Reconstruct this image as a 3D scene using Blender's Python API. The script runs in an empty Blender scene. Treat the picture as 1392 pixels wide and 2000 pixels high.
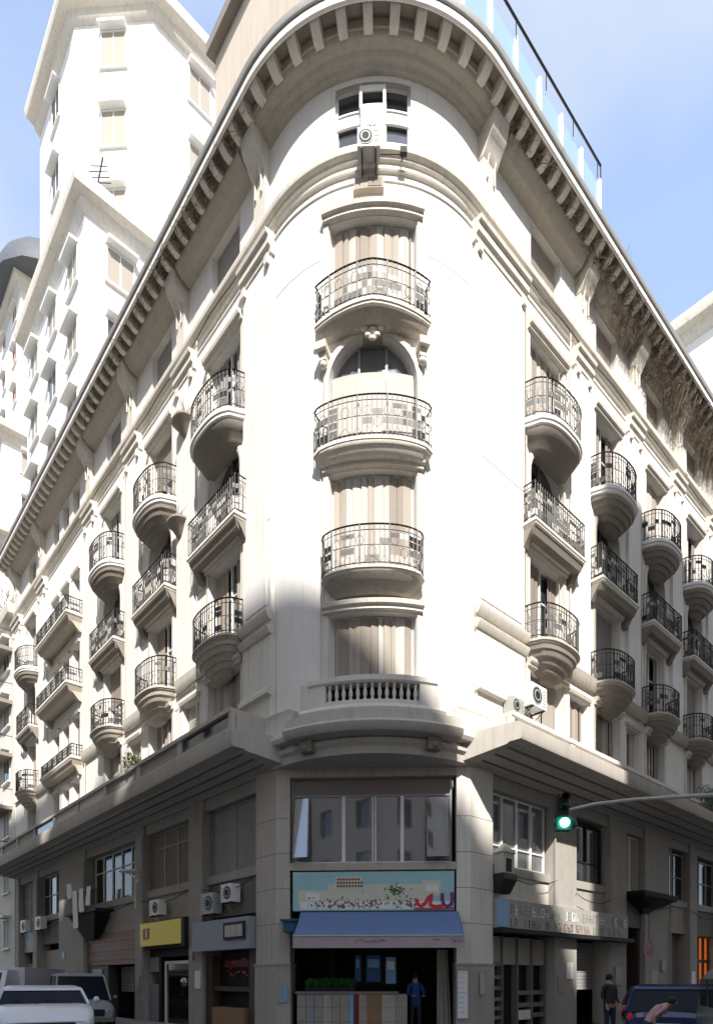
import bpy, bmesh, math, random
from math import sin, cos, pi, sqrt, radians
from mathutils import Vector
S = bpy.context.scene
C = S.collection
# ------------------------------------------------------------------ camera, sky, sun, exposure
F = 1247.0; HY = 1913.0
cam = bpy.data.objects.new('camera', bpy.data.cameras.new('camera')); C.objects.link(cam); S.camera = cam
cam.location = (0, 0, 1.6); cam.rotation_euler = (radians(90), 0, 0)
cam.data.sensor_fit = 'HORIZONTAL'; cam.data.sensor_width = 36; cam.data.lens = 36*F/1392
cam.data.shift_y = (HY-1000)/1392; cam.data.clip_end = 3000; cam.data.clip_start = .05
SUN_EL = radians(42); SDX, SDY = .13, -1.0
n_ = math.hypot(SDX, SDY); SD = Vector((SDX/n_*cos(SUN_EL), SDY/n_*cos(SUN_EL), sin(SUN_EL)))
sun = bpy.data.objects.new('sun', bpy.data.lights.new('sun', 'SUN')); C.objects.link(sun)
sun.data.energy = 2.7; sun.data.angle = radians(.9); sun.data.color = (1, .955, .89)
sun.rotation_euler = SD.to_track_quat('Z', 'Y').to_euler(); sun.location = (0, -20, 60)
w = bpy.data.worlds.new('World'); S.world = w; w.use_nodes = True; nt = w.node_tree; nt.nodes.clear()
def N(nt, t, **k):
    n = nt.nodes.new(t)
    for a, b in k.items(): setattr(n, a, b)
    return n
wo = N(nt, 'ShaderNodeOutputWorld'); bg = N(nt, 'ShaderNodeBackground'); sky = N(nt, 'ShaderNodeTexSky', sky_type='NISHITA')
sky.sun_disc = False; sky.sun_elevation = SUN_EL; sky.sun_rotation = math.atan2(SDX, SDY); sky.dust_density = .6; sky.ozone_density = 2.5
tc = N(nt, 'ShaderNodeTexCoord'); mp = N(nt, 'ShaderNodeMapping'); mp.inputs['Scale'].default_value = (1.0, 1.0, 1.5); mp.inputs['Location'].default_value = (3.45, .7, .05)
no = N(nt, 'ShaderNodeTexNoise'); no.inputs['Scale'].default_value = 2.1; no.inputs['Detail'].default_value = 5; no.inputs['Roughness'].default_value = .45
rp = N(nt, 'ShaderNodeValToRGB'); rp.color_ramp.elements[0].position = .36; rp.color_ramp.elements[1].position = .56
mx = N(nt, 'ShaderNodeMixRGB'); mx.inputs[2].default_value = (1.75, 1.9, 2.14, 1)
L = nt.links.new
L(tc.outputs['Generated'], mp.inputs[0]); L(mp.outputs[0], no.inputs[0]); L(no.outputs[0], rp.inputs[0])
ml = N(nt, 'ShaderNodeMath', operation='MULTIPLY_ADD'); ml.inputs[1].default_value = .64; ml.inputs[2].default_value = .32
L(rp.outputs[0], ml.inputs[0]); L(ml.outputs[0], mx.inputs[0]); L(sky.outputs[0], mx.inputs[1]); L(mx.outputs[0], bg.inputs[0]); L(bg.outputs[0], wo.inputs[0])
bg.inputs[1].default_value = .15
S.view_settings.view_transform = 'Standard'; S.view_settings.look = 'None'; S.view_settings.exposure = 1.62; S.view_settings.gamma = 1
random.seed(7); RND = random.Random(11)

# ------------------------------------------------------------------ materials
def mat(name, col, rough=.8, var=.12, scale=3, streak=0, bump=0, metal=0, ior=1.45, emit=None, est=0, bscale=40, spec=.5, dirt=None):
    m = bpy.data.materials.new(name); m.use_nodes = True; t = m.node_tree; b = t.nodes['Principled BSDF']; l = t.links.new
    b.inputs['Roughness'].default_value = rough; b.inputs['Metallic'].default_value = metal; b.inputs['IOR'].default_value = ior
    b.inputs['Specular IOR Level'].default_value = spec
    c = (*col, 1); b.inputs['Base Color'].default_value = c
    g = N(t, 'ShaderNodeNewGeometry')
    last = None
    if var:
        n = N(t, 'ShaderNodeTexNoise'); n.inputs['Scale'].default_value = scale; n.inputs['Detail'].default_value = 8; n.inputs['Roughness'].default_value = .65
        l(g.outputs['Position'], n.inputs[0])
        x = N(t, 'ShaderNodeMixRGB'); x.inputs[1].default_value = tuple(v*(1-var) for v in col)+(1,); x.inputs[2].default_value = tuple(min(1, v*(1+var)) for v in col)+(1,)
        l(n.outputs[0], x.inputs[0]); last = x
    if streak:
        mpp = N(t, 'ShaderNodeMapping'); mpp.inputs['Scale'].default_value = (5, 5, .35)
        n2 = N(t, 'ShaderNodeTexNoise'); n2.inputs['Scale'].default_value = 1.3; n2.inputs['Detail'].default_value = 9; n2.inputs['Roughness'].default_value = .7
        l(g.outputs['Position'], mpp.inputs[0]); l(mpp.outputs[0], n2.inputs[0])
        r = N(t, 'ShaderNodeValToRGB'); r.color_ramp.elements[0].position = .5; r.color_ramp.elements[1].position = .78
        l(n2.outputs[0], r.inputs[0])
        f = N(t, 'ShaderNodeMath', operation='MULTIPLY'); f.inputs[1].default_value = streak; l(r.outputs[0], f.inputs[0])
        x2 = N(t, 'ShaderNodeMixRGB'); x2.inputs[2].default_value = (*(dirt or (.26, .22, .17)), 1)
        l(f.outputs[0], x2.inputs[0])
        if last: l(last.outputs[0], x2.inputs[1])
        else: x2.inputs[1].default_value = c
        last = x2
    if last: l(last.outputs[0], b.inputs['Base Color'])
    if bump:
        n3 = N(t, 'ShaderNodeTexNoise'); n3.inputs['Scale'].default_value = bscale; n3.inputs['Detail'].default_value = 4
        l(g.outputs['Position'], n3.inputs[0]); bp = N(t, 'ShaderNodeBump'); bp.inputs['Strength'].default_value = bump; bp.inputs['Distance'].default_value = .02
        l(n3.outputs[0], bp.inputs['Height']); l(bp.outputs[0], b.inputs['Normal'])
    if emit:
        b.inputs['Emission Color'].default_value = (*emit, 1); b.inputs['Emission Strength'].default_value = est
    return m
M = {}
def dm(k, *a, **kw): M[k] = mat(k, *a, **kw)
dm('stucco', (.79, .765, .725), .9, .06, .9, .26, .25)
dm('stucco2', (.70, .665, .60), .9, .07, 2, .35, .25)
dm('trim', (.66, .62, .55), .88, .10, 5, .5, .3)
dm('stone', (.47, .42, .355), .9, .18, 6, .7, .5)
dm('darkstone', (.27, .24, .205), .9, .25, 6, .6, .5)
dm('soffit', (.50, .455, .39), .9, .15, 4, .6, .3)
dm('groove', (.16, .14, .12), .9, .1)
dm('concrete', (.39, .365, .33), .88, .16, 2.5, .5, .4)
dm('concrete_dark', (.20, .185, .165), .88, .2, 2.5, .5, .4)
dm('fascia', (.50, .46, .41), .88, .12, 3, .5, .3)
dm('zinc', (.42, .415, .40), .55, .15, 3, .4, .1, metal=.3)
dm('iron', (.035, .033, .032), .5, .2, 10, metal=.4)
dm('ironplate', (.16, .15, .14), .6, .3, 8, metal=.1)
dm('white', (.78, .78, .76), .5, .05, 4, .1)
dm('frame_grey', (.33, .33, .32), .5, .1, 4, .2)
dm('shutter', (.37, .325, .275), .75, .08, 3, .25)
dm('shutter_m', (.29, .25, .21), .8, .1, 3, .35)
dm('shutter_w', (.50, .465, .42), .75, .08, 3, .2)
dm('shutter_b', (.24, .205, .18), .75, .12, 3, .3)
dm('shutter_g', (.32, .31, .30), .75, .12, 3, .3)
dm('glass', (.03, .034, .04), .04, 0, ior=2.1, spec=.6)
dm('mirror', (.22, .23, .25), .03, 0, ior=2.6, metal=.35)
dm('skyglass', (.30, .43, .60), .12, .03, ior=1.6)
dm('carglass', (.012, .014, .02), .15, 0, ior=1.3, spec=.25)
dm('darkglass', (.012, .012, .014), .08, 0, ior=1.6)
dm('black', (.012, .012, .012), .7, .2)
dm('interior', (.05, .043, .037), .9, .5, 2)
dm('wood', (.21, .085, .045), .55, .35, 5, .5, .3)
dm('wood2', (.28, .17, .09), .6, .3, 5, .4, .3)
dm('darkwood', (.07, .05, .038), .6, .3, 5, .3)
dm('yellow', (.92, .68, .0), .45, .04, 3)
dm('maroon', (.16, .02, .02), .5, .1)
dm('bluecloth', (.13, .21, .40), .8, .08, 6, .2, .15, bscale=90)
dm('valance', (.40, .34, .36), .8, .1, 6, .2)
dm('cyan', (.33, .56, .58), .5, .1, 2)
dm('cream', (.62, .62, .50), .6, .1, 3)
dm('red', (.62, .03, .04), .5, .05)
dm('purple', (.18, .03, .19), .5, .05)
dm('ink', (.20, .16, .14), .7, .2)
dm('pink', (.55, .05, .13), .5, .1)
dm('green', (.03, .16, .03), .6, .5, 20)
dm('leaf2', (.07, .11, .03), .6, .5, 20)
dm('twig', (.15, .115, .085), .9, .3, 20)
dm('twig2', (.30, .245, .19), .9, .3, 20)
dm('grey', (.27, .29, .32), .5, .08, 3, .2)
dm('blue', (.03, .10, .28), .5, .1)
dm('lightblue', (.22, .40, .62), .5, .05)
dm('tile', (.34, .31, .28), .6, .35, 6, .3, .2)
dm('asphalt', (.05, .05, .052), .85, .3, 8, 0, .4)
dm('pave', (.30, .285, .265), .85, .2, 6, 0, .3)
dm('kerb', (.30, .29, .27), .85, .2, 6)
dm('paint', (.7, .7, .68), .7, .1)
dm('earth', (.09, .085, .08), .9, .2)
dm('carwhite', (.68, .70, .74), .22, .02, ior=1.6)
dm('carnavy', (.012, .018, .045), .18, .05, ior=1.6)
dm('carblue', (.015, .03, .11), .18, .05, ior=1.6)
dm('vangrey', (.21, .22, .21), .28, .03, ior=1.6)
dm('tyre', (.02, .02, .02), .85, .1)
dm('rim', (.4, .4, .42), .3, 0, metal=.8)
dm('chrome', (.5, .5, .52), .15, 0, metal=1)
dm('redlamp', (.30, .012, .02), .2, 0, emit=(.8, .02, .03), est=.05)
dm('lamp', (.75, .78, .8), .1, 0)
dm('skin', (.48, .29, .21), .6, .05)
dm('shirt_blue', (.02, .075, .26), .8, .15, 8)
dm('shirt_pink', (.46, .27, .28), .8, .15, 8)
dm('shirt_dark', (.03, .03, .035), .8, .15, 8)
dm('trousers', (.03, .035, .06), .8, .15, 8)
dm('hair', (.02, .014, .01), .7, .2)
dm('ochre', (.58, .49, .40), .9, .12, 1.5, .4, .2)
dm('brickred', (.30, .13, .10), .9, .2, 3)
dm('slate', (.09, .10, .115), .6, .3, 2, .3)
dm('orange', (.35, .10, .03), .7, .2, 4, emit=(1, .22, .04), est=.12)
M['signal_green'] = mat('signal_green', (.1, .8, .6), .3, 0, emit=(.15, 1, .72), est=5)
dm('signal_body', (.012, .10, .085), .5, .1)
dm('steel', (.42, .42, .40), .45, .1, 4, .2)
# block walls across the streets
dm('signgrey', (.36, .35, .32), .7, .25, 2, .4)
dm('blockwall', (.50, .45, .40), .9, .12, 1.5, .4)
dm('blockwall2', (.62, .58, .52), .9, .12, 1.5, .4)

# ------------------------------------------------------------------ mesh helper
class MB:
    def __init__(s): s.v = []; s.f = []; s.m = []; s.mats = []; s.cur = 0
    def mt(s, k):
        if k not in s.mats: s.mats.append(k)
        s.cur = s.mats.index(k); return s
    def face(s, pts):
        i = len(s.v); s.v += [tuple(p) for p in pts]; s.f.append(tuple(range(i, i+len(pts)))); s.m.append(s.cur)
    def grid(s, rows, close=False):
        i = len(s.v); n = len(rows[0])
        for r in rows: s.v += [tuple(p) for p in r]
        for a in range(len(rows)-1):
            for b in range(n if close else n-1):
                b2 = (b+1) % n
                s.f.append((i+a*n+b, i+a*n+b2, i+(a+1)*n+b2, i+(a+1)*n+b)); s.m.append(s.cur)
    def loop_loft(s, loops, cap=True):
        s.grid(loops, True)
        if cap: s.face(list(reversed(loops[0]))); s.face(loops[-1])
    def hexa(s, p):   # 8 points: bottom 4, top 4
        for q in ((0, 3, 2, 1), (4, 5, 6, 7), (0, 1, 5, 4), (1, 2, 6, 5), (2, 3, 7, 6), (3, 0, 4, 7)): s.face([p[i] for i in q])
    def box(s, x0, x1, y0, y1, z0, z1, fn=None):
        p = [(x0, y0, z0), (x1, y0, z0), (x1, y1, z0), (x0, y1, z0), (x0, y0, z1), (x1, y0, z1), (x1, y1, z1), (x0, y1, z1)]
        if fn: p = [fn(*q) for q in p]
        s.hexa(p)
    def prism(s, poly, z0, z1):
        a = [(x, y, z0) for x, y in poly]; b = [(x, y, z1) for x, y in poly]; s.loop_loft([a, b])
    def tube(s, pts, r, n=5, r2=None):
        pts = [Vector(p) for p in pts]; loops = []
        for i, p in enumerate(pts):
            t = (pts[min(i+1, len(pts)-1)]-pts[max(i-1, 0)])
            if t.length < 1e-6: t = Vector((0, 0, 1))
            t.normalize(); a = Vector((0, 0, 1)) if abs(t.z) < .9 else Vector((1, 0, 0))
            x = t.cross(a).normalized(); y = t.cross(x)
            rr = r if r2 is None else r+(r2-r)*i/max(1, len(pts)-1)
            loops.append([tuple(p+x*(rr*cos(2*pi*k/n))+y*(rr*sin(2*pi*k/n))) for k in range(n)])
        s.loop_loft(loops)
    def ball(s, c, r, sx=1, sy=1, sz=1, n=10):
        loops = []
        for i in range(n+1):
            a = -pi/2+pi*i/n
            loops.append([(c[0]+r*sx*max(cos(a), .01)*cos(2*pi*k/n), c[1]+r*sy*max(cos(a), .01)*sin(2*pi*k/n), c[2]+r*sz*sin(a)) for k in range(n)])
        s.loop_loft(loops)
    def disc(s, c, ax, r, th, n=20):
        c = Vector(c); ax = Vector(ax).normalized(); s.tube([c-ax*th/2, c+ax*th/2], r, n)
    def empty(s): return not s.f
    def build(s, name, parent=None, smooth=True, origin=None):
        me = bpy.data.meshes.new(name); vs = s.v
        lo = [min(v[i] for v in vs) for i in range(3)]; hi = [max(v[i] for v in vs) for i in range(3)]
        o0 = Vector(origin) if origin else Vector(((lo[0]+hi[0])/2, (lo[1]+hi[1])/2, lo[2]))
        me.from_pydata([(v[0]-o0.x, v[1]-o0.y, v[2]-o0.z) for v in vs], [], s.f)
        for k in s.mats: me.materials.append(M[k])
        me.polygons.foreach_set('material_index', s.m)
        b = bmesh.new(); b.from_mesh(me); bmesh.ops.remove_doubles(b, verts=b.verts, dist=.0004)
        bmesh.ops.recalc_face_normals(b, faces=b.faces); b.to_mesh(me); b.free()
        if smooth:
            me.shade_smooth(); me.set_sharp_from_angle(angle=radians(32))
        o = bpy.data.objects.new(name, me); C.objects.link(o); WL[o] = o0
        if parent: o.parent = parent; o.location = o0-WL[parent]
        else: o.location = o0
        return o
WL = {}
def tag(o, label, cat, group=None, kind=None):
    if label: o['label'] = label
    if cat: o['category'] = cat
    if group: o['group'] = group
    if kind: o['kind'] = kind
    return o
def thing(name, label, cat, loc=(0, 0, 0), group=None):
    o = bpy.data.objects.new(name, None); C.objects.link(o); o.location = loc; o.empty_display_size = .2; WL[o] = Vector(loc)
    return tag(o, label, cat, group)
def struct(o): o['kind'] = 'structure'; return o
def text_mb(txt, fn, size, k, depth=.01, spacing=1.0):
    cu = bpy.data.curves.new('t', 'FONT'); cu.body = txt; cu.size = size; cu.extrude = depth; cu.space_character = spacing; cu.resolution_u = 3
    o = bpy.data.objects.new('t', cu); me = bpy.data.meshes.new_from_object(o)
    mb = MB().mt(k)
    mb.v = [fn(v.co.x, v.co.y, v.co.z) for v in me.vertices]; mb.f = [tuple(p.vertices) for p in me.polygons]; mb.m = [0]*len(mb.f)
    bpy.data.objects.remove(o); bpy.data.meshes.remove(me); return mb
def at(px, py, Y): return ((px-696)/F*Y, Y, 1.6+(HY-py)/F*Y)

# ------------------------------------------------------------------ footprint of the corner building
dL = Vector((-.668, .744)); dR = Vector((.744, .668)); nL = Vector((-.744, -.668)); nR = Vector((.668, -.744))
TL = Vector((-2.039, 16.30)); R = 3.465; TR = TL+(dR-dL)*R; O = TL-nL*R
ARC = R*pi/2; SL = 24.6; SR = 20.0
aL = math.atan2(nL.y, nL.x)
if aL < 0: aL += 2*pi
def P(u, d, z=None):
    if u <= 0: q = TL+dL*(-u)+nL*d
    elif u >= ARC: q = TR+dR*(u-ARC)+nR*d
    else:
        a = aL+u/R; q = O+Vector((cos(a), sin(a)))*(R+d)
    return (q.x, q.y) if z is None else (q.x, q.y, z)
def usteps(u0, u1, st=.17):
    us = {u0, u1}
    a, b = max(u0, 0), min(u1, ARC)
    if b > a:
        n = max(1, int(math.ceil((b-a)/st)))
        for i in range(n+1): us.add(a+(b-a)*i/n)
    return sorted(us)
def ubox(mb, u0, u1, d0, d1, z0, z1):
    us = usteps(u0, u1)
    mb.loop_loft([[P(u, d0, z0), P(u, d1, z0), P(u, d1, z1), P(u, d0, z1)] for u in us])
def usweep(mb, u0, u1, prof):      # prof: closed list of (d,z)
    mb.loop_loft([[P(u, d, z) for d, z in prof] for u in usteps(u0, u1)])
def ubreaks(holes, u0, u1):
    s = set(usteps(u0, u1))
    for h in holes: s.add(h[0]); s.add(h[1])
    s = sorted(s); r = [s[0]]
    for x in s[1:]:
        if x-r[-1] > .003: r.append(x)
    return r
def uwall(mb, u0, u1, z0, z1, holes, d=0, th=.32, fn=P):
    us = ubreaks(holes, u0, u1); zs = sorted({z0, z1, *[h[2] for h in holes], *[h[3] for h in holes]})
    for a, b in zip(us, us[1:]):
        for c, e in zip(zs, zs[1:]):
            um, zm = (a+b)/2, (c+e)/2
            if any(h[0] < um < h[1] and h[2] < zm < h[3] for h in holes): continue
            mb.face([fn(a, d, c), fn(b, d, c), fn(b, d, e), fn(a, d, e)])
    for h in holes:
        if h[0] < u0 or h[1] > u1: continue
        hs = [u for u in us if h[0]-.001 <= u <= h[1]+.001]
        for z in (h[2], h[3]): mb.grid([[fn(u, d, z) for u in hs], [fn(u, d-th, z) for u in hs]])
        for u in (h[0], h[1]): mb.face([fn(u, d, h[2]), fn(u, d, h[3]), fn(u, d-th, h[3]), fn(u, d-th, h[2])])

bld = thing('corner_building', 'pale stucco corner apartment block with rounded bay, iron balconies and deep bracketed cornice', 'building', (O.x, O.y, 0))
SPLIT = {'painted_tree_none', 'carved_ornament', 'lintel', 'shoulder_parapet', 'shop_pier', 'wall_bead', 'bumper', 'side_panel', 'joint', 'plate', 'dark_opening', 'white_panel', 'wall_panel', 'guard_rail'}
def pieces(mb):
    par = list(range(len(mb.f))); first = {}
    def fd(i):
        while par[i] != i: par[i] = par[par[i]]; i = par[i]
        return i
    for i, f in enumerate(mb.f):
        for v in f:
            k = tuple(round(c, 4) for c in mb.v[v])
            if k in first: par[fd(i)] = fd(first[k])
            else: first[k] = i
    g = {}
    for i in range(len(mb.f)): g.setdefault(fd(i), []).append(i)
    out = []
    for fs in g.values():
        m = MB(); m.mats = mb.mats; 
        for i in fs: b = len(m.v); m.v += [mb.v[v] for v in mb.f[i]]; m.f.append(tuple(range(b, b+len(mb.f[i])))); m.m.append(mb.m[i])
        out.append(m)
    return out
def part(name, mb, par=bld, label=None, smooth=True):
    if name in SPLIT:
        os_ = [m.build(name, par, smooth) for m in pieces(mb)]
        return os_[0]
    o = mb.build(name, par, smooth)
    if label: o['label'] = label
    return o

# ------------------------------------------------------------------ windows
def corr(mb, u0, u1, z0, z1, d, amp=.03, pitch=.12, seed=0):     # vertical folds
    r = random.Random(seed); n = max(6, int((u1-u0)/.022)); ph = r.random()*6
    pts = []
    for i in range(n+1):
        u = u0+(u1-u0)*i/n; q = (u-u0)/pitch+ph
        pts.append((u, d+amp*sin(q*2*pi*.55+.8*sin(q*.9))+.4*amp*sin(q*3.1)))
    mb.grid([[P(u, dd, z0) for u, dd in pts], [P(u, dd, z1) for u, dd in pts]])
def vpanels(mb, u0, u1, z0, z1, d, seed=0):
    r = random.Random(seed); u = u0; i = 0
    while u < u1-.02:
        wd = min(r.uniform(.10, .26), u1-u); mb.mt(('shutter', 'shutter_w', 'shutter_m')[r.choice((0, 1, 1, 2, 0))])
        a, b = (.0, .035) if r.random() < .5 else (.035, .0)
        mb.grid([[P(u+wd*t_, d+a*(1-t_)+b*t_+.008*sin(t_*pi), zz) for t_ in (0, .33, .66, 1)] for zz in (z0, z1)])
        mb.grid([[P(u+wd, d+b, z0), P(u+wd+.004, d-.015, z0)], [P(u+wd, d+b, z1), P(u+wd+.004, d-.015, z1)]]); u += wd+.006; i += 1
def hslats(mb, u0, u1, z0, z1, d, p=.07):
    n = max(2, int((z1-z0)/p)); us = usteps(u0, u1)
    rows = []
    for i in range(n):
        a = z0+(z1-z0)*i/n; b = z0+(z1-z0)*(i+.8)/n
        rows += [[P(u, d+.012, a) for u in us], [P(u, d, b) for u in us]]
    rows.append([P(u, d+.012, z1) for u in us]); mb.grid(rows)
def window(u0, u1, z0, z1, style, d=-.23, frame='white', nm=2, sh='shutter', bars=(), gl='glass', par=bld, seed=0):
    f = MB().mt(frame); t = .055
    ubox(f, u0, u0+t, d-.06, d+.02, z0, z1); ubox(f, u1-t, u1, d-.06, d+.02, z0, z1)
    ubox(f, u0+t, u1-t, d-.06, d+.02, z1-t, z1); ubox(f, u0+t, u1-t, d-.06, d+.02, z0, z0+t)
    for i in range(1, nm):
        um = u0+(u1-u0)*i/nm; ubox(f, um-.03, um+.03, d-.055, d+.017, z0+t, z1-t)
    for b in bars: ubox(f, u0+t, u1-t, d-.05, d+.012, z0+(z1-z0)*b-.02, z0+(z1-z0)*b+.02)
    w_ = part('window', f, par)
    g = MB().mt(gl); us = usteps(u0+.02, u1-.02)
    g.grid([[P(u, d-.045, z0+.02) for u in us], [P(u, d-.045, z1-.02) for u in us]]); part('pane', g, w_)
    s = MB().mt(sh)
    if style == 'folds': vpanels(s, u0+t, u1-t, z0+.03, z1-.04, d+.03, seed); part('shutter', s, w_)
    elif style == 'roller': hslats(s, u0+t, u1-t, z0+.04, z1-.04, d+.035); part('roller_shutter', s, w_)
    elif style == 'half': hslats(s, u0+t, u1-t, z0+(z1-z0)*.45, z1-.04, d+.035); part('roller_shutter', s, w_)
    elif style == 'curtain':
        corr(s, u0+t+.01, u0+(u1-u0)*.42, z0+.05, z1-.06, d+.036, .014, .09, seed)
        corr(s, u0+(u1-u0)*.7, u1-t-.01, z0+.05, z1-.06, d+.036, .014, .09, seed+1); part('curtain', s, w_)
    return w_
def arch_fill(mb, u0, u1, z1, rise, th=.32, n=14):
    uc, hw = (u0+u1)/2, (u1-u0)/2; pts = []
    for i in range(n+1):
        a = pi-pi*i/n; pts.append((uc+hw*cos(a), z1-rise+rise*sin(a)))
    mb.grid([[P(u, 0, z) for u, z in pts], [P(u, 0, z1) for u, z in pts]])
    mb.grid([[P(u, 0, z) for u, z in pts], [P(u, -th, z) for u, z in pts]])
def archivolt(mb, u0, u1, z1, rise, zb, wd=.16, d=.07, n=16):
    uc, hw = (u0+u1)/2, (u1-u0)/2; L_ = []
    def sec(u, z, ox, oz): return [P(u, .0, z), P(u, d, z), P(u+ox*.55, d*1.15, z+oz*.55), P(u+ox, d*.6, z+oz), P(u+ox, 0, z+oz)]
    L_.append(sec(u0, zb, -wd, 0))
    for i in range(n+1):
        a = pi-pi*i/n; L_.append(sec(uc+hw*cos(a), z1-rise+rise*sin(a), wd*cos(a), wd*sin(a)))
    L_.append(sec(u1, zb, wd, 0)); mb.loop_loft(L_)

# ------------------------------------------------------------------ balconies
def outline(uc, w_, kind, d0, d1, fu=1, fd=1, n=14):
    pts = []
    for i in range(n+1):
        t = -1+2*i/n
        if kind == 'bow': d = d0+(d1-d0)*sqrt(max(0, 1-abs(t)**2.6))
        elif kind == 'peak': d = d0+(d1-d0)*(1-abs(t)**1.35)
        else: d = d1
        pts.append((uc+t*w_/2*fu, d*fd))
    return pts
def loft_layers(mb, uc, w_, kind, d0, d1, layers):
    loops = []
    for fu, fd, z in layers:
        o = outline(uc, w_, kind, d0, d1, fu, fd)
        loops.append([P(o[0][0], -.04, z)]+[P(u, d, z) for u, d in o]+[P(o[-1][0], -.04, z)])
    mb.loop_loft(loops)
def railing(mb, uc, w_, kind, d0, d1, z, h=.95, seed=0, dense=False, plates=True):
    r = random.Random(seed)
    o = outline(uc, w_*.97, kind, d0, d1-.05, n=28)
    pts = [(o[0][0], 0)]+[(o[0][0], d0*.5 if kind != 'box' else d1*.5)]+o+[(o[-1][0], 0)]
    for zz, rr in ((z+h, .024), (z+h-.13, .011), (z+.07, .014), (z+.5*h, .009)): mb.tube([P(u, d, zz) for u, d in pts], rr, 4)
    # resample by arc length
    acc = [0]; W = [Vector(P(u, d)) for u, d in pts]
    for a, b in zip(W, W[1:]): acc.append(acc[-1]+(b-a).length)
    def pos(s):
        for i in range(len(acc)-1):
            if s <= acc[i+1]:
                t = (s-acc[i])/max(1e-6, acc[i+1]-acc[i]); q = W[i].lerp(W[i+1], t); return q
        return W[-1]
    T = acc[-1]; step = .115; n = int(T/step)
    for i in range(n+1):
        q = pos(T*i/n); th = .018 if i % 6 == 0 else .0085
        mb.box(q.x-th, q.x+th, q.y-th, q.y+th, z, z+h)
    i = 0
    while i < n-2 and plates:          # wrought panels: plates and small frames between bars
        k = r.choice((1, 2, 2, 3)); a, b = pos(T*(i+.12)/n), pos(T*(i+k-.12)/n)
        for (za, zb) in ((.1, .26), (.30, .46), (.52, .66), (.68, .80)):
            if r.random() < (.68 if dense else .26):
                c0 = mb.cur; mb.mt(r.choice(('iron', 'ironplate', 'ironplate', 'shutter_w', 'stucco2') if dense else ('iron', 'ironplate', 'ironplate')))
                mb.face([(a.x, a.y, z+za*h), (b.x, b.y, z+za*h), (b.x, b.y, z+zb*h), (a.x, a.y, z+zb*h)]); mb.cur = c0
        if (b-a).length > .12:
            c_ = (a+b)/2; tt = (b-a).normalized(); rad = min(.1, (b-a).length*.42); zc_ = z+h*r.choice((.34, .62))
            mb.tube([(c_.x+tt.x*rad*cos(g_*pi/5), c_.y+tt.y*rad*cos(g_*pi/5), zc_+rad*1.3*sin(g_*pi/5)) for g_ in range(11)], .007, 3)
            mb.tube([(a.x, a.y, z+.08), (c_.x, c_.y, z+.08+.18*h), (b.x, b.y, z+.08)], .006, 3)
        i += k
def balcony(uc, w_, z, kind='bow', d0=.15, d1=.85, slab=.2, corbel='bowl', seed=0, h=.95, slabm='trim', corm='stone', dense=False):
    s = MB().mt(slabm)
    loft_layers(s, uc, w_, kind, d0, d1, [(.94, .9, z-slab), (.97, .95, z-slab+.03), (.97, .96, z-slab*.55), (1, 1.0, z-slab*.5), (1, 1.0, z-.03), (.99, .98, z)])
    b = part('balcony', s)
    rl = MB().mt('iron'); railing(rl, uc, w_, kind, d0, d1, z, h, seed, dense); part('railing', rl, b)
    c = MB().mt(corm); zt = z-slab
    if corbel == 'bowl':
        L_ = [(.2, .1, zt-.74), (.30, .2, zt-.70), (.33, .26, zt-.64), (.46, .36, zt-.56), (.50, .44, zt-.55), (.60, .52, zt-.42), (.65, .60, zt-.41), (.74, .70, zt-.27), (.79, .77, zt-.26), (.86, .84, zt-.12), (.90, .88, zt-.11), (.93, .9, zt)]
        loft_layers(c, uc, w_, kind, d0, d1, L_)
    elif corbel == 'shallow':
        L_ = [(.62, .25, zt-.5), (.72, .45, zt-.42), (.74, .5, zt-.38), (.84, .7, zt-.2), (.86, .74, zt-.18), (.92, .86, zt-.06), (.93, .9, zt)]
        loft_layers(c, uc, w_, kind, d0, d1, L_)
    elif corbel == 'thin':
        loft_layers(c, uc, w_, kind, d0, d1, [(.86, .5, zt-.16), (.9, .62, zt-.13), (.92, .72, zt-.08), (.95, .82, zt-.02), (.96, .86, zt)])
    elif corbel == 'short':
        loft_layers(c, uc, w_, kind, d0, d1, [(.7, .25, zt-.3), (.76, .42, zt-.26), (.78, .5, zt-.2), (.86, .68, zt-.14), (.88, .74, zt-.10), (.93, .86, zt-.03), (.94, .9, zt)])
    elif corbel == 'band':
        loft_layers(c, uc, w_, kind, d0, d1, [(.9, .55, zt-.22), (.93, .72, zt-.18), (.95, .78, zt-.1), (.97, .86, zt)])
        for sg in (-1, 1):
            u = uc+sg*w_*.45; c.loop_loft([[P(u-.1, -.02, zt-.5), P(u+.1, -.02, zt-.5), P(u+.1, .12, zt-.46), P(u-.1, .12, zt-.46)],
                [P(u-.1, -.02, zt-.25), P(u+.1, -.02, zt-.25), P(u+.1, d1*.5, zt-.22), P(u-.1, d1*.5, zt-.22)], [P(u-.1, -.02, zt-.02), P(u+.1, -.02, zt-.02), P(u+.1, d1*.78, zt-.02), P(u-.1, d1*.78, zt-.02)]])
    part('corbel', c, b)
    return b

# ------------------------------------------------------------------ upper wall of the corner building
UC = ARC/2+.03
colsL = [(-2.55, 1.75), (-6.65, 1.65), (-10.8, 1.6), (-21.4, 1.4)]
colsR = [(ARC+3.5, 1.75), (ARC+7.1, 1.55), (ARC+10.7, 1.5), (ARC+14.3, 1.5), (ARC+17.9, 1.5)]
Z1, Z2, Z3, Z4, Z5 = 7.95, 10.93, 14.03, 16.95, 21.62
holes = []; wins = []; arches = []
RS = (1.02, 5.5)
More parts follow.
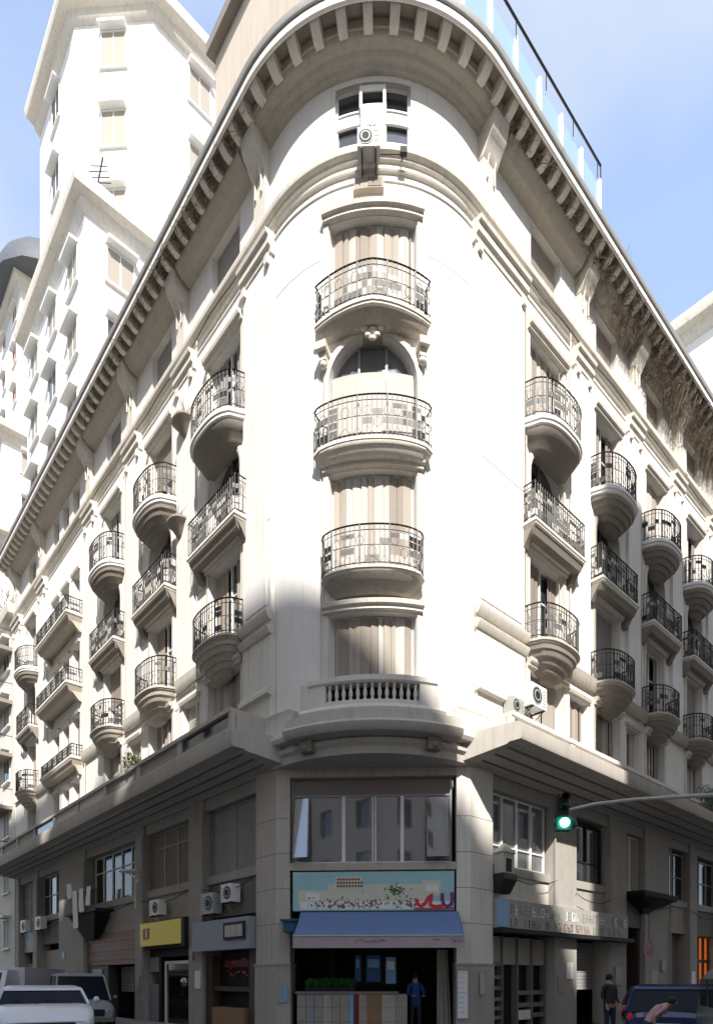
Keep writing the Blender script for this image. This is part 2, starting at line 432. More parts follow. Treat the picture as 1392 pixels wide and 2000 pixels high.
# centre
CW = 1.06
for (a, b, st) in ((8.75, 10.32, 0), (11.0, 13.72, 1), (14.2, 16.9, 2), (17.2, 19.72, 3)):
    holes.append((UC-CW, UC+CW, a, b)); wins.append((UC-CW, UC+CW, a, b, 'c%d' % st))
holes.append((UC-.92, UC+.92, 21.48, 22.92)); wins.append((UC-.92, UC+.92, 21.48, 22.92, 'c4'))
for k, (uc, wd) in enumerate(colsL+colsR):
    h = wd/2; side = 'L' if uc < 0 else 'R'
    for row, (a, b) in enumerate(((8.05, 10.25), (11.0, 13.5), (14.1, 16.55), (17.0, 19.6), (21.55, 22.85))):
        hh = h if row < 4 else h*.9
        holes.append((uc-hh, uc+hh, a, b)); wins.append((uc-hh, uc+hh, a, b, '%s%d' % (side, row)))
# extra first-floor windows between the bays, right side and left side
for uc, h in ((ARC+5.35, .55), (ARC+9.0, .5), (-4.6, .55), (-8.8, .5)):
    if uc < 0: holes.append((uc-h, uc+h, 8.6, 10.15)); wins.append((uc-h, uc+h, 8.6, 10.15, 'X0'))
    else: holes.append((uc-h, uc+h, 8.3, 10.2)); wins.append((uc-h, uc+h, 8.3, 10.2, 'X0'))
# wide bay D on the left with three lights per floor
for row, (a, b) in enumerate(((8.3, 10.1), (11.0, 12.9), (14.0, 15.9), (17.0, 19.0), (21.55, 22.85))):
    for q in (-1.35, 0, 1.35):
        holes.append((-16.3+q-.42, -16.3+q+.42, a, b)); wins.append((-16.3+q-.42, -16.3+q+.42, a, b, 'D%d' % row))
wl = MB().mt('stucco'); uwall(wl, -SL, ARC+SR, 6.98, 23.3, holes)
archw = [w_ for w_ in wins if w_[4][1] == '2' and w_[4][0] in 'cLR']
for a in archw: arch_fill(wl, a[0], a[1], a[3], 1.04 if a[4][0] == 'c' else .8)
part('wall', wl)
# end and back walls, roof
bk = MB().mt('stucco2')
eL = TL+dL*SL; eR = TR+dR*SR; bl = eL-nL*11; br = eR-nR*11; bi = O-(nL+nR)*7.6
ring = [eL, bl, bi, br, eR]
for a, b in zip(ring, ring[1:]): bk.face([(a.x, a.y, 0), (b.x, b.y, 0), (b.x, b.y, 23.75), (a.x, a.y, 23.75)])
part('rear_wall', bk)
rf = MB().mt('zinc'); pr = [(eL.x, eL.y)]+[P(u, 0) for u in usteps(-SL, ARC+SR)]+[(br.x, br.y), (bi.x, bi.y), (bl.x, bl.y)]
rf.face([(x, y, 23.76) for x, y in pr]); part('roof', rf)

# window fittings
for i, (a, b, c, e, k) in enumerate(wins):
    t, r = k[0], k[1:]
    if t == 'c':
        r = int(r)
        if r in (0, 1, 3): window(a, b, c, e, 'folds', sh=('shutter', 'shutter_w', 0, 'shutter_w')[r], seed=r+3, nm=2)
        elif r == 2:
            wv = window(a, b, c, e, 'glass', frame='frame_grey', nm=3, gl='mirror', bars=(.62,))
            s = MB().mt('shutter_w'); hslats(s, a+.03, b-.03, c, c+1.9, -.1, .42)
            for um in (-.36, .36): ubox(s, UC+um-.03, UC+um+.03, -.1, -.05, c+1.15, c+1.75)
            part('panel', s, wv)
        else:
            wv = window(a, b, c, e, 'glass', frame='white', nm=3, d=-.1, bars=(.42, .62), gl='glass')
            s = MB().mt('white'); third = (b-a)/3
            ubox(s, a+third+.03, b-third-.03, -.1, .10, c-.1, c+.78)
            ubox(s, a+.03, a+third, -.1, -.05, c+.52, c+.76); ubox(s, b-third, b-.03, -.1, -.05, c+.52, c+.76)
            ubox(s, a+third, a+third+.06, -.1, .06, c+.78, e-.14); ubox(s, b-third-.06, b-third, -.1, .06, c+.78, e-.14)
            ubox(s, a+third+.06, b-third-.06, .0, .05, c+.78, c+.86); ubox(s, a+third+.06, b-third-.06, .0, .05, e-.22, e-.14)
            part('service_box', s, wv)
            s = MB().mt('shutter'); hslats(s, a+.03, b-.03, e-.16, e-.02, -.02, .05); part('roller_shutter', s, wv)
            g = MB().mt('frame_grey'); q = P(UC, .11, c+.30); n = Vector((*(Vector(P(UC, 1))-Vector(P(UC, 0))), 0))
            g.disc(q, n, .135, .03); g.mt('white'); g.disc((q[0]+n.x*.02, q[1]+n.y*.02, q[2]), n, .09, .03)
            g.mt('frame_grey')
            for kk in (-.04, 0, .04): ubox(g, UC+kk-.007, UC+kk+.007, .14, .155, c+.24, c+.36)
            part('exhaust_fan', g, wv)
    elif t == 'L':
        r = int(r); sty = ('folds', 'curtain', 'glass', 'curtain', 'roller')[r]; sh = ('shutter', 'shutter', 'shutter', 'shutter_g', 'shutter_g')[r]
        if i % 3 == 1 and r in (1, 3): sty, sh = 'half', 'shutter'
        window(a, b, c, e, sty, sh=sh, frame='white' if r != 2 else 'frame_grey', nm=2, seed=i, gl='glass', bars=(.62,))
    elif t == 'R':
        r = int(r); sty = ('folds', 'curtain', 'glass', 'folds', 'roller')[r]; sh = ('shutter_b', 'shutter_b', 'shutter', 'shutter', 'shutter')[r]
        if i % 2 and r == 1: sty, sh = 'roller', 'shutter_g'
        if i % 2 and r == 3: sty, sh = 'curtain', 'shutter_b'
        window(a, b, c, e, sty, sh=sh, frame='white' if r != 2 else 'frame_grey', nm=2, seed=i, bars=(.62,))
    elif t == 'X': window(a, b, c, e, 'folds' if a > 0 else 'roller', sh='shutter_w' if a < 8 else 'shutter', seed=i, nm=2)
    else: window(a, b, c, e, ('curtain', 'roller', 'half', 'glass', 'roller')[int(r)], sh='shutter', nm=1, seed=i, bars=(.6,))
# surrounds
for i, (a, b, c, e, k) in enumerate(wins):
    r = k[1:]; s = MB().mt('trim'); t = k[0]
    if t in 'cLR' and r == '2':
        archivolt(s, a, b, e, 1.04 if t == 'c' else .8, c); part('archivolt', s)
    elif t in 'cLR' and r in ('0', '1', '3'):
        usweep(s, a-.14, b+.14, [(0, e+.02), (.12, e+.03), (.12, e+.10), (.19, e+.13), (.21, e+.22), (.17, e+.25), (0, e+.26)])
        ubox(s, a-.14, a-.01, 0, .045, c, e+.02); ubox(s, b+.01, b+.14, 0, .045, c, e+.02); part('window_surround', s)
    elif t in 'XD' and r != '4':
        usweep(s, a-.08, b+.08, [(0, e+.02), (.08, e+.03), (.11, e+.12), (0, e+.14)]); part('window_surround', s); s = MB().mt('trim'); ubox(s, a-.08, b+.08, 0, .1, c-.09, c-.002); part('window_sill', s)

# balconies: centre
balcony(UC, 2.65, Z4+.25, 'peak', .28, .62, .17, 'thin', seed=1, h=.88, dense=True)
balcony(UC, 2.75, Z3+.12, 'bow', .24, .46, .16, 'thin', seed=2, h=.98, dense=True, corm='trim')
balcony(UC, 2.35, Z2+.12, 'bow', .24, .64, .12, 'short', seed=3, h=.95, dense=True)
for i, (uc, wd) in enumerate(colsL+colsR):
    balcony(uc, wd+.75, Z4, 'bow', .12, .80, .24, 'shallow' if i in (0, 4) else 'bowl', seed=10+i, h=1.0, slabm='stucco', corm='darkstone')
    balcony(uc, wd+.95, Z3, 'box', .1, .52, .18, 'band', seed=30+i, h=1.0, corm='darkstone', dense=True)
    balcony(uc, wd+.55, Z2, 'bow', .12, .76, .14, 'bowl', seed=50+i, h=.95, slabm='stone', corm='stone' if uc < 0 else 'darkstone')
for z in (Z4, Z3): balcony(-16.3, 4.3, z-.02, 'box', .1, .7, .22, 'band', seed=int(z), h=.6)
balcony(-16.3, 4.3, Z2, 'box', .1, .5, .22, 'band', seed=99, h=.5)
# ornament under the top centre balcony
s = MB().mt('trim'); zc = Z4-.12
for q, dz, rr in ((0, -.02, .11), (-.18, .03, .1), (.18, .03, .1), (-.36, .08, .08), (.36, .08, .08), (0, -.2, .09), (-.1, -.12, .08), (.1, -.12, .08), (-.52, .12, .06), (.52, .12, .06), (-.66, .1, .05), (.66, .1, .05)):
    p = P(UC+q, .2, zc+dz); s.ball(p, rr, 1, .6, .7, 8)
for sg in (-1, 1):
    u = UC+sg*1.15; ubox(s, u-.12, u+.12, 0, .34, Z4-.42, Z4-.25); ubox(s, u-.08, u+.08, 0, .22, Z4-.6, Z4-.42); s.ball(P(u, .14, Z4-.66), .09)
part('carved_ornament', s)

# pilasters with capitals
pil = [(-1.42, -.12), (-5.35, -4.25), (-9.35, -8.2), (-13.6, -12.5), (-20.0, -18.9), (-24.5, -23.1),
       (ARC+.12, ARC+2.25), (ARC+4.95, ARC+5.85), (ARC+8.45, ARC+9.35), (ARC+12.05, ARC+12.95), (ARC+15.6, ARC+16.5), (ARC+19.2, ARC+19.95)]
for i, (a, b) in enumerate(pil):
    s = MB().mt('stucco')
    big = i in (0, 6)
    z0 = 11.05
    ubox(s, a, b, -.01, .11, z0, 20.15)
    if big: ubox(s, a+.16, b-.16, .1, .135, z0+.2, 17.0 if i == 0 else 14.6)
    o = part('pilaster', s)
    s = MB().mt('trim')
    usweep(s, a-.06, b+.06, [(0, 20.15), (.14, 20.15), (.15, 20.28), (.22, 20.33), (.22, 20.52), (.29, 20.56), (.31, 20.66), (0, 20.70)]); 
    for q in (a+.1, b-.1): ubox(s, q-.07, q+.07, .1, .2, 19.92, 20.15)
    part('capital', s, o)
# pedestals of the two corner pilasters
for a, b in ((-1.42, -.12), (ARC+.12, ARC+2.25)):
    s = MB().mt('stucco2'); ubox(s, a, b, -.01, .12, 8.2, 11.05)
    s.mt('trim')
    usweep(s, a-.05, b+.05, [(.1, 10.78), (.2, 10.80), (.26, 10.9), (.27, 11.0), (.14, 11.04), (.1, 11.05)])
    usweep(s, a-.05, b+.05, [(.1, 10.42), (.17, 10.44), (.24, 10.55), (.25, 10.62), (.14, 10.66), (.1, 10.66)])
    usweep(s, a-.05, b+.05, [(.1, 8.85), (.25, 8.88), (.24, 9.0), (.16, 9.1), (.1, 9.12)])
    part('pedestal', s)
for u, z0, z1 in ((-1.44, 11.1, 20.1), (-.1, 11.1, 20.1), (-.02, 8.3, 20.9), (ARC+.1, 11.1, 20.1), (ARC+.34, 11.3, 14.9), (ARC+2.27, 11.1, 20.1), (ARC+4.2, 11.1, 20.3), (UC-1.2, 8.8, 13.6), (UC+1.2, 8.8, 13.6)):
    dd = .115 if u in (ARC+.34,) else .0
    s = MB().mt('stone'); ubox(s, u-.009, u+.009, dd-.01, dd+.006, z0, z1); part('joint', s)
for u0, u1, z, dd in ((ARC+.34, ARC+2.2, 14.9, .11), (ARC+.34, ARC+2.2, 13.9, .11), (-1.38, -.14, 13.4, .11), (ARC+2.3, ARC+2.6, 13.4, 0), (ARC+4.25, ARC+4.9, 13.4, 0), (-4.2, -3.6, 13.3, 0), (-5.9, -5.4, 12.1, 0), (-8.1, -7.6, 13.3, 0), (.0, UC-1.3, 19.0, 0), (UC+1.3, ARC, 19.0, 0)):
    s = MB().mt('stone'); ubox(s, u0, u1, dd-.01, dd+.006, z-.007, z+.007); part('joint', s)
# string courses and belts
def course(name, u0, u1, prof, k='trim'):
    s = MB().mt(k); usweep(s, u0, u1, prof); return part(name, s)
for a, b in [(-5.35, -3.55), (-9.5, -7.6), (-13.9, -11.8), (-20.4, -18.6), (ARC+4.6, ARC+6.2), (ARC+8.1, ARC+9.8), (ARC+11.7, ARC+13.4), (ARC+15.3, ARC+17.0)]:
    course('string_course', a, b, [(-.01, 10.6), (.1, 10.62), (.16, 10.72), (.18, 10.86), (.2, 10.98), (-.01, 11.04)], 'stone' if a > 0 else 'trim')
course('belt_course', -SL, ARC+SR, [(-.01, 20.98), (.07, 21.0), (.09, 21.05), (.17, 21.1), (.2, 21.2), (.19, 21.24), (-.01, 21.27)])
course('belt_course', -SL, ARC+SR, [(-.01, 20.72), (.06, 20.735), (.08, 20.77), (-.01, 20.8)])
course('belt_course', -SL, ARC+SR, [(-.01, 20.52), (.035, 20.53), (.035, 20.555), (-.01, 20.565)], 'stucco')
# wall flutes beside the central windows (thin vertical grooves with a bead)
s = MB().mt('trim'); 
for sg in (-1, 1): ubox(s, UC+sg*1.28-.012, UC+sg*1.28+.012, 0, .03, 8.8, 16.3)
part('wall_bead', s)
# cornice
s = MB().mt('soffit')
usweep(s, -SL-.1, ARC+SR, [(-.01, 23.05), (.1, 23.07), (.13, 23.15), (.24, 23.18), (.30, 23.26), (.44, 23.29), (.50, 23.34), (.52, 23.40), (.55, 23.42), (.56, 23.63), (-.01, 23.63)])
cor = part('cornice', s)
s = MB().mt('darkstone'); usweep(s, -SL-.1, ARC+SR, [(.56, 23.60), (.91, 23.60), (.91, 23.635), (.56, 23.635)]); part('coffer', s, cor)  # coffer ceiling in a darker colour, shade between the modillions put into it
course('fascia', -SL-.1, ARC+SR, [(.89, 23.47), (.92, 23.455), (.97, 23.47), (.97, 23.64), (.89, 23.655)], 'stucco')
course('gutter', -SL-.1, ARC+SR, [(.5, 23.665), (.98, 23.66), (1.02, 23.67), (1.04, 23.72), (1.05, 23.79), (1.02, 23.80), (.5, 23.80)], 'zinc')
tot = SL+ARC+SR; nmod = 100
for i in range(nmod):
    u = -SL+.2+(tot-.4)*i/(nmod-1); s = MB().mt('stucco2')
    s.loop_loft([[P(u+q, .5, 23.30), P(u+q, .60, 23.28), P(u+q, .70, 23.31), P(u+q, .84, 23.42), P(u+q, .885, 23.50), P(u+q, .885, 23.60), P(u+q, .5, 23.60)] for q in (-.088, .088)])
    part('modillion', s)
# attic piers with consoles under the cornice, shades between
for u in (-.55, -5.0, -8.9, -13.1, -19.5, -23.8, ARC+.6, ARC+5.4, ARC+8.9, ARC+12.5, ARC+16.0):
    s = MB().mt('trim')
    ubox(s, u-.26, u+.26, -.01, .16, 21.28, 22.5)
    s.loop_loft([[P(u-.28, -.01, z), P(u+.28, -.01, z), P(u+.28, d, z), P(u-.28, d, z)] for z, d in ((22.45, .17), (22.55, .24), (22.6, .26), (22.8, .38), (22.86, .44), (22.98, .5), (23.28, .56))])
    for q in (-.14, .14): s.tube([P(u+q, .2, 21.95), P(u+q, .2, 22.35), P(u+q, .26, 22.5)], .03, 5)
    part('console', s)
# deeper soffit boards between consoles on both streets
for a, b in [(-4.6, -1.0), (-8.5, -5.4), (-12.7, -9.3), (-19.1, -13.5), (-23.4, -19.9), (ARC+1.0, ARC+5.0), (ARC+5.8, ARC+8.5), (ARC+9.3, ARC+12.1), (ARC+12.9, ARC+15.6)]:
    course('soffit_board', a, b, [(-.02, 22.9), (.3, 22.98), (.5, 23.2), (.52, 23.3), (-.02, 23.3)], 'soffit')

CL0 = (TR-TL).length; ch0 = (TR-TL).normalized(); bs0 = Vector((-ch0.y, ch0.x))
def Q0(a, b): q = TL+ch0*a-bs0*b; return (q.x, q.y)
# ------------------------------------------------------------------ first floor: balustrade, terraces, canopies
s = MB().mt('stucco2')
A0, A1 = UC-1.62, UC+1.62
ubox(s, A0, UC-1.02, 0, .36, 8.0, 8.62); ubox(s, UC+1.02, A1, 0, .36, 8.0, 8.62)
ubox(s, UC-1.02, UC+1.02, 0, .36, 8.0, 8.1); usweep(s, A0+.2, A1-.2, [(0, 8.5), (.36, 8.5), (.4, 8.54), (.4, 8.66), (0, 8.70)])
usweep(s, A0+.0, A1-.0, [(0, 7.84), (.42, 7.84), (.44, 7.9), (.38, 8.0), (0, 8.0)])
bal = part('balustrade', s)
s = MB().mt('black'); ubox(s, UC-1.02, UC+1.02, .04, .06, 8.1, 8.5); part('recess', s, bal)
for i in range(13):
    u = UC-.94+i*1.88/12; s = MB().mt('stucco2'); loops = []
    for rr, z in ((.045, 8.1), (.045, 8.14), (.028, 8.17), (.05, 8.25), (.045, 8.32), (.025, 8.42), (.045, 8.46), (.045, 8.5)):
        loops.append([(P(u, .28)[0]+rr*cos(k*pi/4), P(u, .28)[1]+rr*sin(k*pi/4), z) for k in range(8)])
    s.loop_loft(loops); part('baluster', s, bal)
# bowed slab over the shop and its mouldings
s = MB().mt('fascia'); arcp = [P(u, -.005) for u in usteps(.0, ARC)]; qa, qb = Q0(CL0+.0, -1.0), Q0(0, -1.0)
s.prism(arcp+[qa, qb], 6.962, 7.3); part('bow_soffit', s)
s = MB().mt('fascia')
usweep(s, -.2, ARC+.2, [(-.25, 6.95), (.06, 6.95), (.08, 7.12), (.16, 7.2), (.16, 7.3), (-.25, 7.32)])
usweep(s, UC-1.95, UC+1.95, [(0, 7.32), (.5, 7.34), (.56, 7.4), (.6, 7.52), (.48, 7.62), (.46, 7.82), (0, 7.84)])
part('bow_slab', s)
s = MB().mt('stucco2')
usweep(s, -.9, UC-1.95, [(-.02, 7.42), (.3, 7.42), (.36, 7.5), (.36, 7.58), (.3, 7.62), (.26, 8.1), (.3, 8.18), (-.02, 8.2)])
usweep(s, UC+1.95, ARC+1.0, [(-.02, 7.42), (.3, 7.42), (.36, 7.5), (.36, 7.58), (.3, 7.62), (.26, 8.1), (.3, 8.18), (-.02, 8.2)])
part('shoulder_parapet', s)
for u in (UC-1.55, UC+1.4):
    s = MB().mt('darkstone'); ubox(s, u-.16, u+.16, .1, .3, 7.05, 7.33); s.ball(P(u, .28, 7.15), .1); part('keystone', s)
# canopies: left d=1.3, right d=1.5
def canopy(side):
    s = MB().mt('fascia')
    if side < 0: u0, u1, D = -SL, .12, 1.32
    else: u0, u1, D = ARC-.1, ARC+SR, 1.5
    prof = [(-.3, 6.98), (.02, 7.0), (D-.35, 7.18), (D-.3, 7.22), (D-.02, 7.24), (D, 7.28), (D, 7.62), (D-.06, 7.66), (-.02, 7.66)]
    # keep the near end straight: use plane maths, not the arc
    base, dd, nn = (TL, dL, nL) if side < 0 else (TR, dR, nR)
    def Q(sv, d, z): q = base+dd*sv+nn*d; return (q.x, q.y, z)
    ln = SL if side < 0 else SR
    s.mt('fascia'); near = []; loops = []
    loops.append([Q(-.35+.35*min(1, d/D) , d, z) for d, z in prof]); loops.append([Q(ln, d, z) for d, z in prof])
    s.loop_loft(loops); c = part('canopy', s)
    s = MB().mt('concrete_dark')       # soffit battens
    for k in range(3):
        d = .3+k*(D-.4)/2.9; zz = 7.0+(d/(D-.35))*.18
        s.loop_loft([[Q(x, d-.02, zz-.03), Q(x, d+.03, zz-.028), Q(x, d+.03, zz+.02), Q(x, d-.02, zz+.02)] for x in (.1, ln)])
    part('soffit_batten', s, c)
    # parapet with recessed panels
    D2 = D-.04 if side < 0 else D-.34
    s = MB().mt('fascia' if side < 0 else 'stucco2')
    h0, h1 = 7.66, (8.22 if side < 0 else 8.02)
    cells = int(ln/2.6); wd = ln/cells
    s.loop_loft([[Q(x, D2-.16, h1-.1), Q(x, D2+.03, h1-.1), Q(x, D2+.03, h1), Q(x, D2-.16, h1)] for x in (.1, ln)])
    s.loop_loft([[Q(x, D2-.14, h0), Q(x, D2, h0), Q(x, D2, h0+.1), Q(x, D2-.14, h0+.1)] for x in (.1, ln)])
    for i in range(cells+1):
        x = .1+i*(ln-.1)/cells; x0, x1 = max(.1, x-.12), min(ln, x+.12)
        s.loop_loft([[Q(xx, D2-.14, h0+.1), Q(xx, D2, h0+.1), Q(xx, D2, h1-.1), Q(xx, D2-.14, h1-.1)] for xx in (x0, x1)])
    s.loop_loft([[Q(.1, -.0+.02, h0), Q(.22, .02, h0), Q(.22, D2-.16, h0), Q(.1, D2-.16, h0)], [Q(.1, .02, h1), Q(.22, .02, h1), Q(.22, D2-.16, h1), Q(.1, D2-.16, h1)]])
    pp = part('parapet', s, bld)
    for i in range(cells):
        x0 = .1+i*(ln-.1)/cells+.12; x1 = .1+(i+1)*(ln-.1)/cells-.12
        k = ('glass', 'stucco2', 'shutter', 'stucco2', 'shutter_g')[(i*2+(side > 0)) % 5] if side < 0 else 'stucco2'
        s = MB().mt(k); s.loop_loft([[Q(xx, D2-.09, h0+.1), Q(xx, D2-.06, h0+.1), Q(xx, D2-.06, h1-.1), Q(xx, D2-.09, h1-.1)] for xx in (x0, x1)])
        part('panel', s, pp)
canopy(-1); canopy(1)

# ------------------------------------------------------------------ ground floor: chord frame of the corner shop
ch = (TR-TL).normalized(); bs = Vector((-ch.y, ch.x)); CL = (TR-TL).length
def Q(a, b, z): q = TL+ch*a-bs*b; return (q.x, q.y, z)      # a along, b outward
def qbox(mb, a0, a1, b0, b1, z0, z1): mb.box(a0, a1, b0, b1, z0, z1, Q)
for k, sgn in ((0, 1), (1, -1)):
    s = MB().mt('fascia' if k == 0 else 'stucco2')
    T, dd, nn, c = (TL, dL, nL, ch) if k == 0 else (TR, dR, nR, -ch)
    poly = [T+dd*.95, T+dd*.02, T+c*.34, T+c*.34+bs*.8, T+dd*.95-nn*.7]
    s.prism([(p.x, p.y) for p in poly], 0.12, 6.97); o = part('pillar', s)
    s = MB().mt('concrete' if k == 0 else 'concrete')
    ctr = sum(poly, Vector((0, 0)))/5
    pl = [ctr+(p-ctr)*1.06 for p in poly]; s.prism([(p.x, p.y) for p in pl], .12, 1.95)
    pl = [ctr+(p-ctr)*1.1 for p in poly]; s.prism([(p.x, p.y) for p in pl], 1.95, 2.0); part('plinth', s, o)
    s = MB().mt('groove')
    for z in (3.0, 3.9, 4.8, 5.7):
        pl = [ctr+(p-ctr)*1.004 for p in poly]; s.prism([(p.x, p.y) for p in pl], z, z+.015)
    part('joint', s, o)
a0, a1 = .42, CL-.5
s = MB().mt('stone'); qbox(s, .34, CL-.34, -.45, -.02, 6.74, 6.96); qbox(s, .34, CL-.34, -.4, .04, 4.36, 4.55); part('lintel', s)
s = MB().mt('frame_grey')
zb, zt = 4.56, 6.73; br_ = -.22
qbox(s, a0-.06, a0, br_-.05, br_+.04, zb, zt); qbox(s, a1, a1+.06, br_-.05, br_+.04, zb, zt); qbox(s, a0, a1, br_-.05, br_+.03, 6.28, 6.33)
wv = part('window', s)
s = MB().mt('white')
def pxa(px): 
    r = (px-696)/F; # intersect with chord at b=br_
    # solve X=r*Y
    p0 = TL-bs*br_; return (r*p0.y-p0.x)/(ch.x-r*ch.y)
for px in (671, 785): a = pxa(px); qbox(s, a-.045, a+.045, br_-.04, br_+.035, zb, 6.28)
a = pxa(732); qbox(s, a-.07, a-.035, br_-.04, br_+.03, zb, 6.28); qbox(s, a+.0, a+.035, br_-.04, br_+.03, zb, 6.28)
qbox(s, a0, a1, br_-.04, br_+.03, zb, zb+.05)
part('mullion', s, wv)
s = MB().mt('shutter_b'); qbox(s, a0, a1, br_-.03, br_-.01, 6.33, zt); part('transom_panel', s, wv)
s = MB().mt('mirror'); 
for p0, p1 in ((a0, pxa(671)), (pxa(671), pxa(732)), (pxa(732), pxa(785)), (pxa(785), a1)):
    s = MB().mt('mirror'); s.face([Q(p0, br_, zb), Q(p1, br_, zb), Q(p1, br_, 6.28), Q(p0, br_, 6.28)]); part('pane', s, wv)
for a_0, a_1, yaw in ((a0+.03, a0+.40, 10.6), (a1-.58, a1-.04, -4.4)):  # added slanted panes, angled to mirror blue sky at both ends
    t1 = 1.66*math.tan(radians(11.3)); dy = (a_1-a_0)*math.tan(radians(yaw)); e0, e1 = max(0, -dy), max(0, dy); b0_ = br_+.05
    zl, zh = zb+.1, 6.24; q4 = [Q(a_0, b0_+e0+t1, zl), Q(a_1, b0_+e1+t1, zl), Q(a_1, b0_+e1, zh), Q(a_0, b0_+e0, zh)]
    s = MB().mt('mirror'); s.face(q4); part('sky_mirror_pane', s, wv)
    s = MB().mt('frame_grey'); s.tube(q4+[q4[0]], .018, 4); part('sky_mirror_frame', s, wv)
# curtains behind? blind panels visible through the glass at the two ends
# corner shop inside: floor box, counter, side door
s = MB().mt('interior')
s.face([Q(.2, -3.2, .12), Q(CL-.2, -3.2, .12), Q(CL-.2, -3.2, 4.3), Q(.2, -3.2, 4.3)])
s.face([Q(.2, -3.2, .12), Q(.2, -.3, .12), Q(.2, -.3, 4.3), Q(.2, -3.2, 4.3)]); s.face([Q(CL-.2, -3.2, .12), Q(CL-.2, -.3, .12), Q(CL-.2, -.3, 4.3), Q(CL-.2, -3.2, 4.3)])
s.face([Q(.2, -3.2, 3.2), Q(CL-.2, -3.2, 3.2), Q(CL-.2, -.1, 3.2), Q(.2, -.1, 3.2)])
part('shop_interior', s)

# ------------------------------------------------------------------ side ground floors
def sbay(mb, base, ds, dn, s0, s1, d0, d1, z0, z1):
    def fn(x, y, z): q = base+ds*x+dn*y; return (q.x, q.y, z)
    mb.box(s0, s1, d0, d1, z0, z1, fn)
def LB(mb, s0, s1, d0, d1, z0, z1): sbay(mb, TL, dL, nL, s0, s1, d0, d1, z0, z1)
def RB(mb, s0, s1, d0, d1, z0, z1): sbay(mb, TR, dR, nR, s0, s1, d0, d1, z0, z1)
for Bf, pils in ((LB, [(3.85, 4.75), (8.1, 8.8), (13.9, 17.3), (20.6, 21.4), (24.0, 24.6)]), (RB, [(3.9, 5.2), (7.3, 8.5), (9.95, 12.0), (14.0, 14.7), (17.2, 18.2), (19.6, 20.0)])):
    for a, b in pils:
        s = MB().mt('concrete'); Bf(s, a, b, -.6, .0, .12, 6.97); o = part('pillar', s)
    ln = SL if Bf is LB else SR; k = 'concrete_dark'
    s = MB().mt('concrete'); Bf(s, .95, ln, -.6, -.12, 4.42, 4.66); Bf(s, .95, ln, -.6, -.08, 6.62, 6.975); part('spandrel', s)
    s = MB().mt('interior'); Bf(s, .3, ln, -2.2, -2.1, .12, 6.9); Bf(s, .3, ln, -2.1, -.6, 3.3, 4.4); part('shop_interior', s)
def flatwin(Bf, s0, s1, z0, z1, n=2, frame='white', fill='glass', bars=(), d=-.3, curtain=None, seed=0, parts_par=bld):
    f = MB().mt(frame); t = .05
    for i in range(n+1):
        x = s0+(s1-s0)*i/n; Bf(f, max(s0, x-t/2-.01), min(s1, x+t/2+.01), d-.04, d+.05, z0, z1)
    Bf(f, s0, s1, d-.035, d+.045, z0, z0+t); Bf(f, s0, s1, d-.035, d+.045, z1-t, z1)
    for b in bars: zz = z0+(z1-z0)*b; Bf(f, s0, s1, d-.03, d+.04, zz-.02, zz+.02)
    w_ = part('window', f, parts_par)
    g = MB().mt(fill); Bf(g, s0+.01, s1-.01, d-.02, d, z0+.01, z1-.01); part('pane', g, w_)
    if curtain:
        r = random.Random(seed); c = MB().mt(curtain); base, ds, dn = (TL, dL, nL) if Bf is LB else (TR, dR, nR)
        nn = int((s1-s0-.16)/.03); a = []; b = []
        for i in range(nn+1):
            q = base+ds*(s0+.08+(s1-s0-.16)*i/nn)+dn*(d+.02+.014*sin(i*.9+r.random()*.7)); a.append((q.x, q.y, z0+.06)); b.append((q.x, q.y, z1-.06))
        c.grid([a, b]); part('curtain', c, w_)
    return w_
# left street
flatwin(LB, 1.1, 3.75, 4.67, 6.6, 2, 'frame_grey', 'glass', (), -.3, 'shutter_g', 1)
flatwin(LB, 5.0, 7.9, 4.67, 6.6, 3, 'frame_grey', 'darkglass', (.72,), -.3, 'shutter_b', 2)
flatwin(LB, 9.0, 13.7, 4.67, 6.6, 5, 'white', 'darkglass', (.66,), -.4)
flatwin(LB, 17.5, 20.4, 4.67, 6.6, 3, 'frame_grey', 'darkglass', (.5,), -.3)
flatwin(LB, 21.6, 23.9, 4.67, 6.6, 2, 'frame_grey', 'darkglass', (.5,), -.3, 'shutter_b', 4)
def panel(Bf, *a, k='concrete', name='wall_panel'): s = MB().mt(k); Bf(s, *a); return part(name, s)
panel(LB, .95, 3.85, -.6, -.22, 3.42, 4.42, k='concrete_dark'); panel(LB, 4.75, 8.1, -.6, -.2, 3.6, 4.42, k='concrete')
panel(LB, 8.8, 13.9, -.6, -.2, 3.42, 4.42, k='concrete'); panel(LB, 17.3, 20.6, -.6, -.25, 3.3, 4.42, k='concrete_dark'); panel(LB, 21.4, 24.0, -.6, -.25, 3.0, 4.42, k='grey')
panel(LB, 17.3, 20.6, -.7, -.35, 1.9, 3.0, k='concrete'); panel(LB, 21.4, 24.0, -.7, -.35, 1.2, 2.4, k='concrete_dark')
# brown timber shopfront in the third bay
s = MB().mt('wood')
for i in range(7): LB(s, 8.8, 13.85, -.35+.012*(i % 2), -.1+.012*(i % 2), 2.15+i*.18, 2.325+i*.18)
sf = part('timber_fascia', s)
s = MB().mt('darkwood'); LB(s, 8.8, 9.0, -.5, -.05, .12, 2.12); LB(s, 11.6, 13.85, -.5, -.1, .12, 2.12); part('shop_pier', s, sf)
s = MB().mt('frame_grey'); LB(s, 12.2, 13.2, -.1, -.06, 1.2, 2.0); part('meter_box', s, sf)
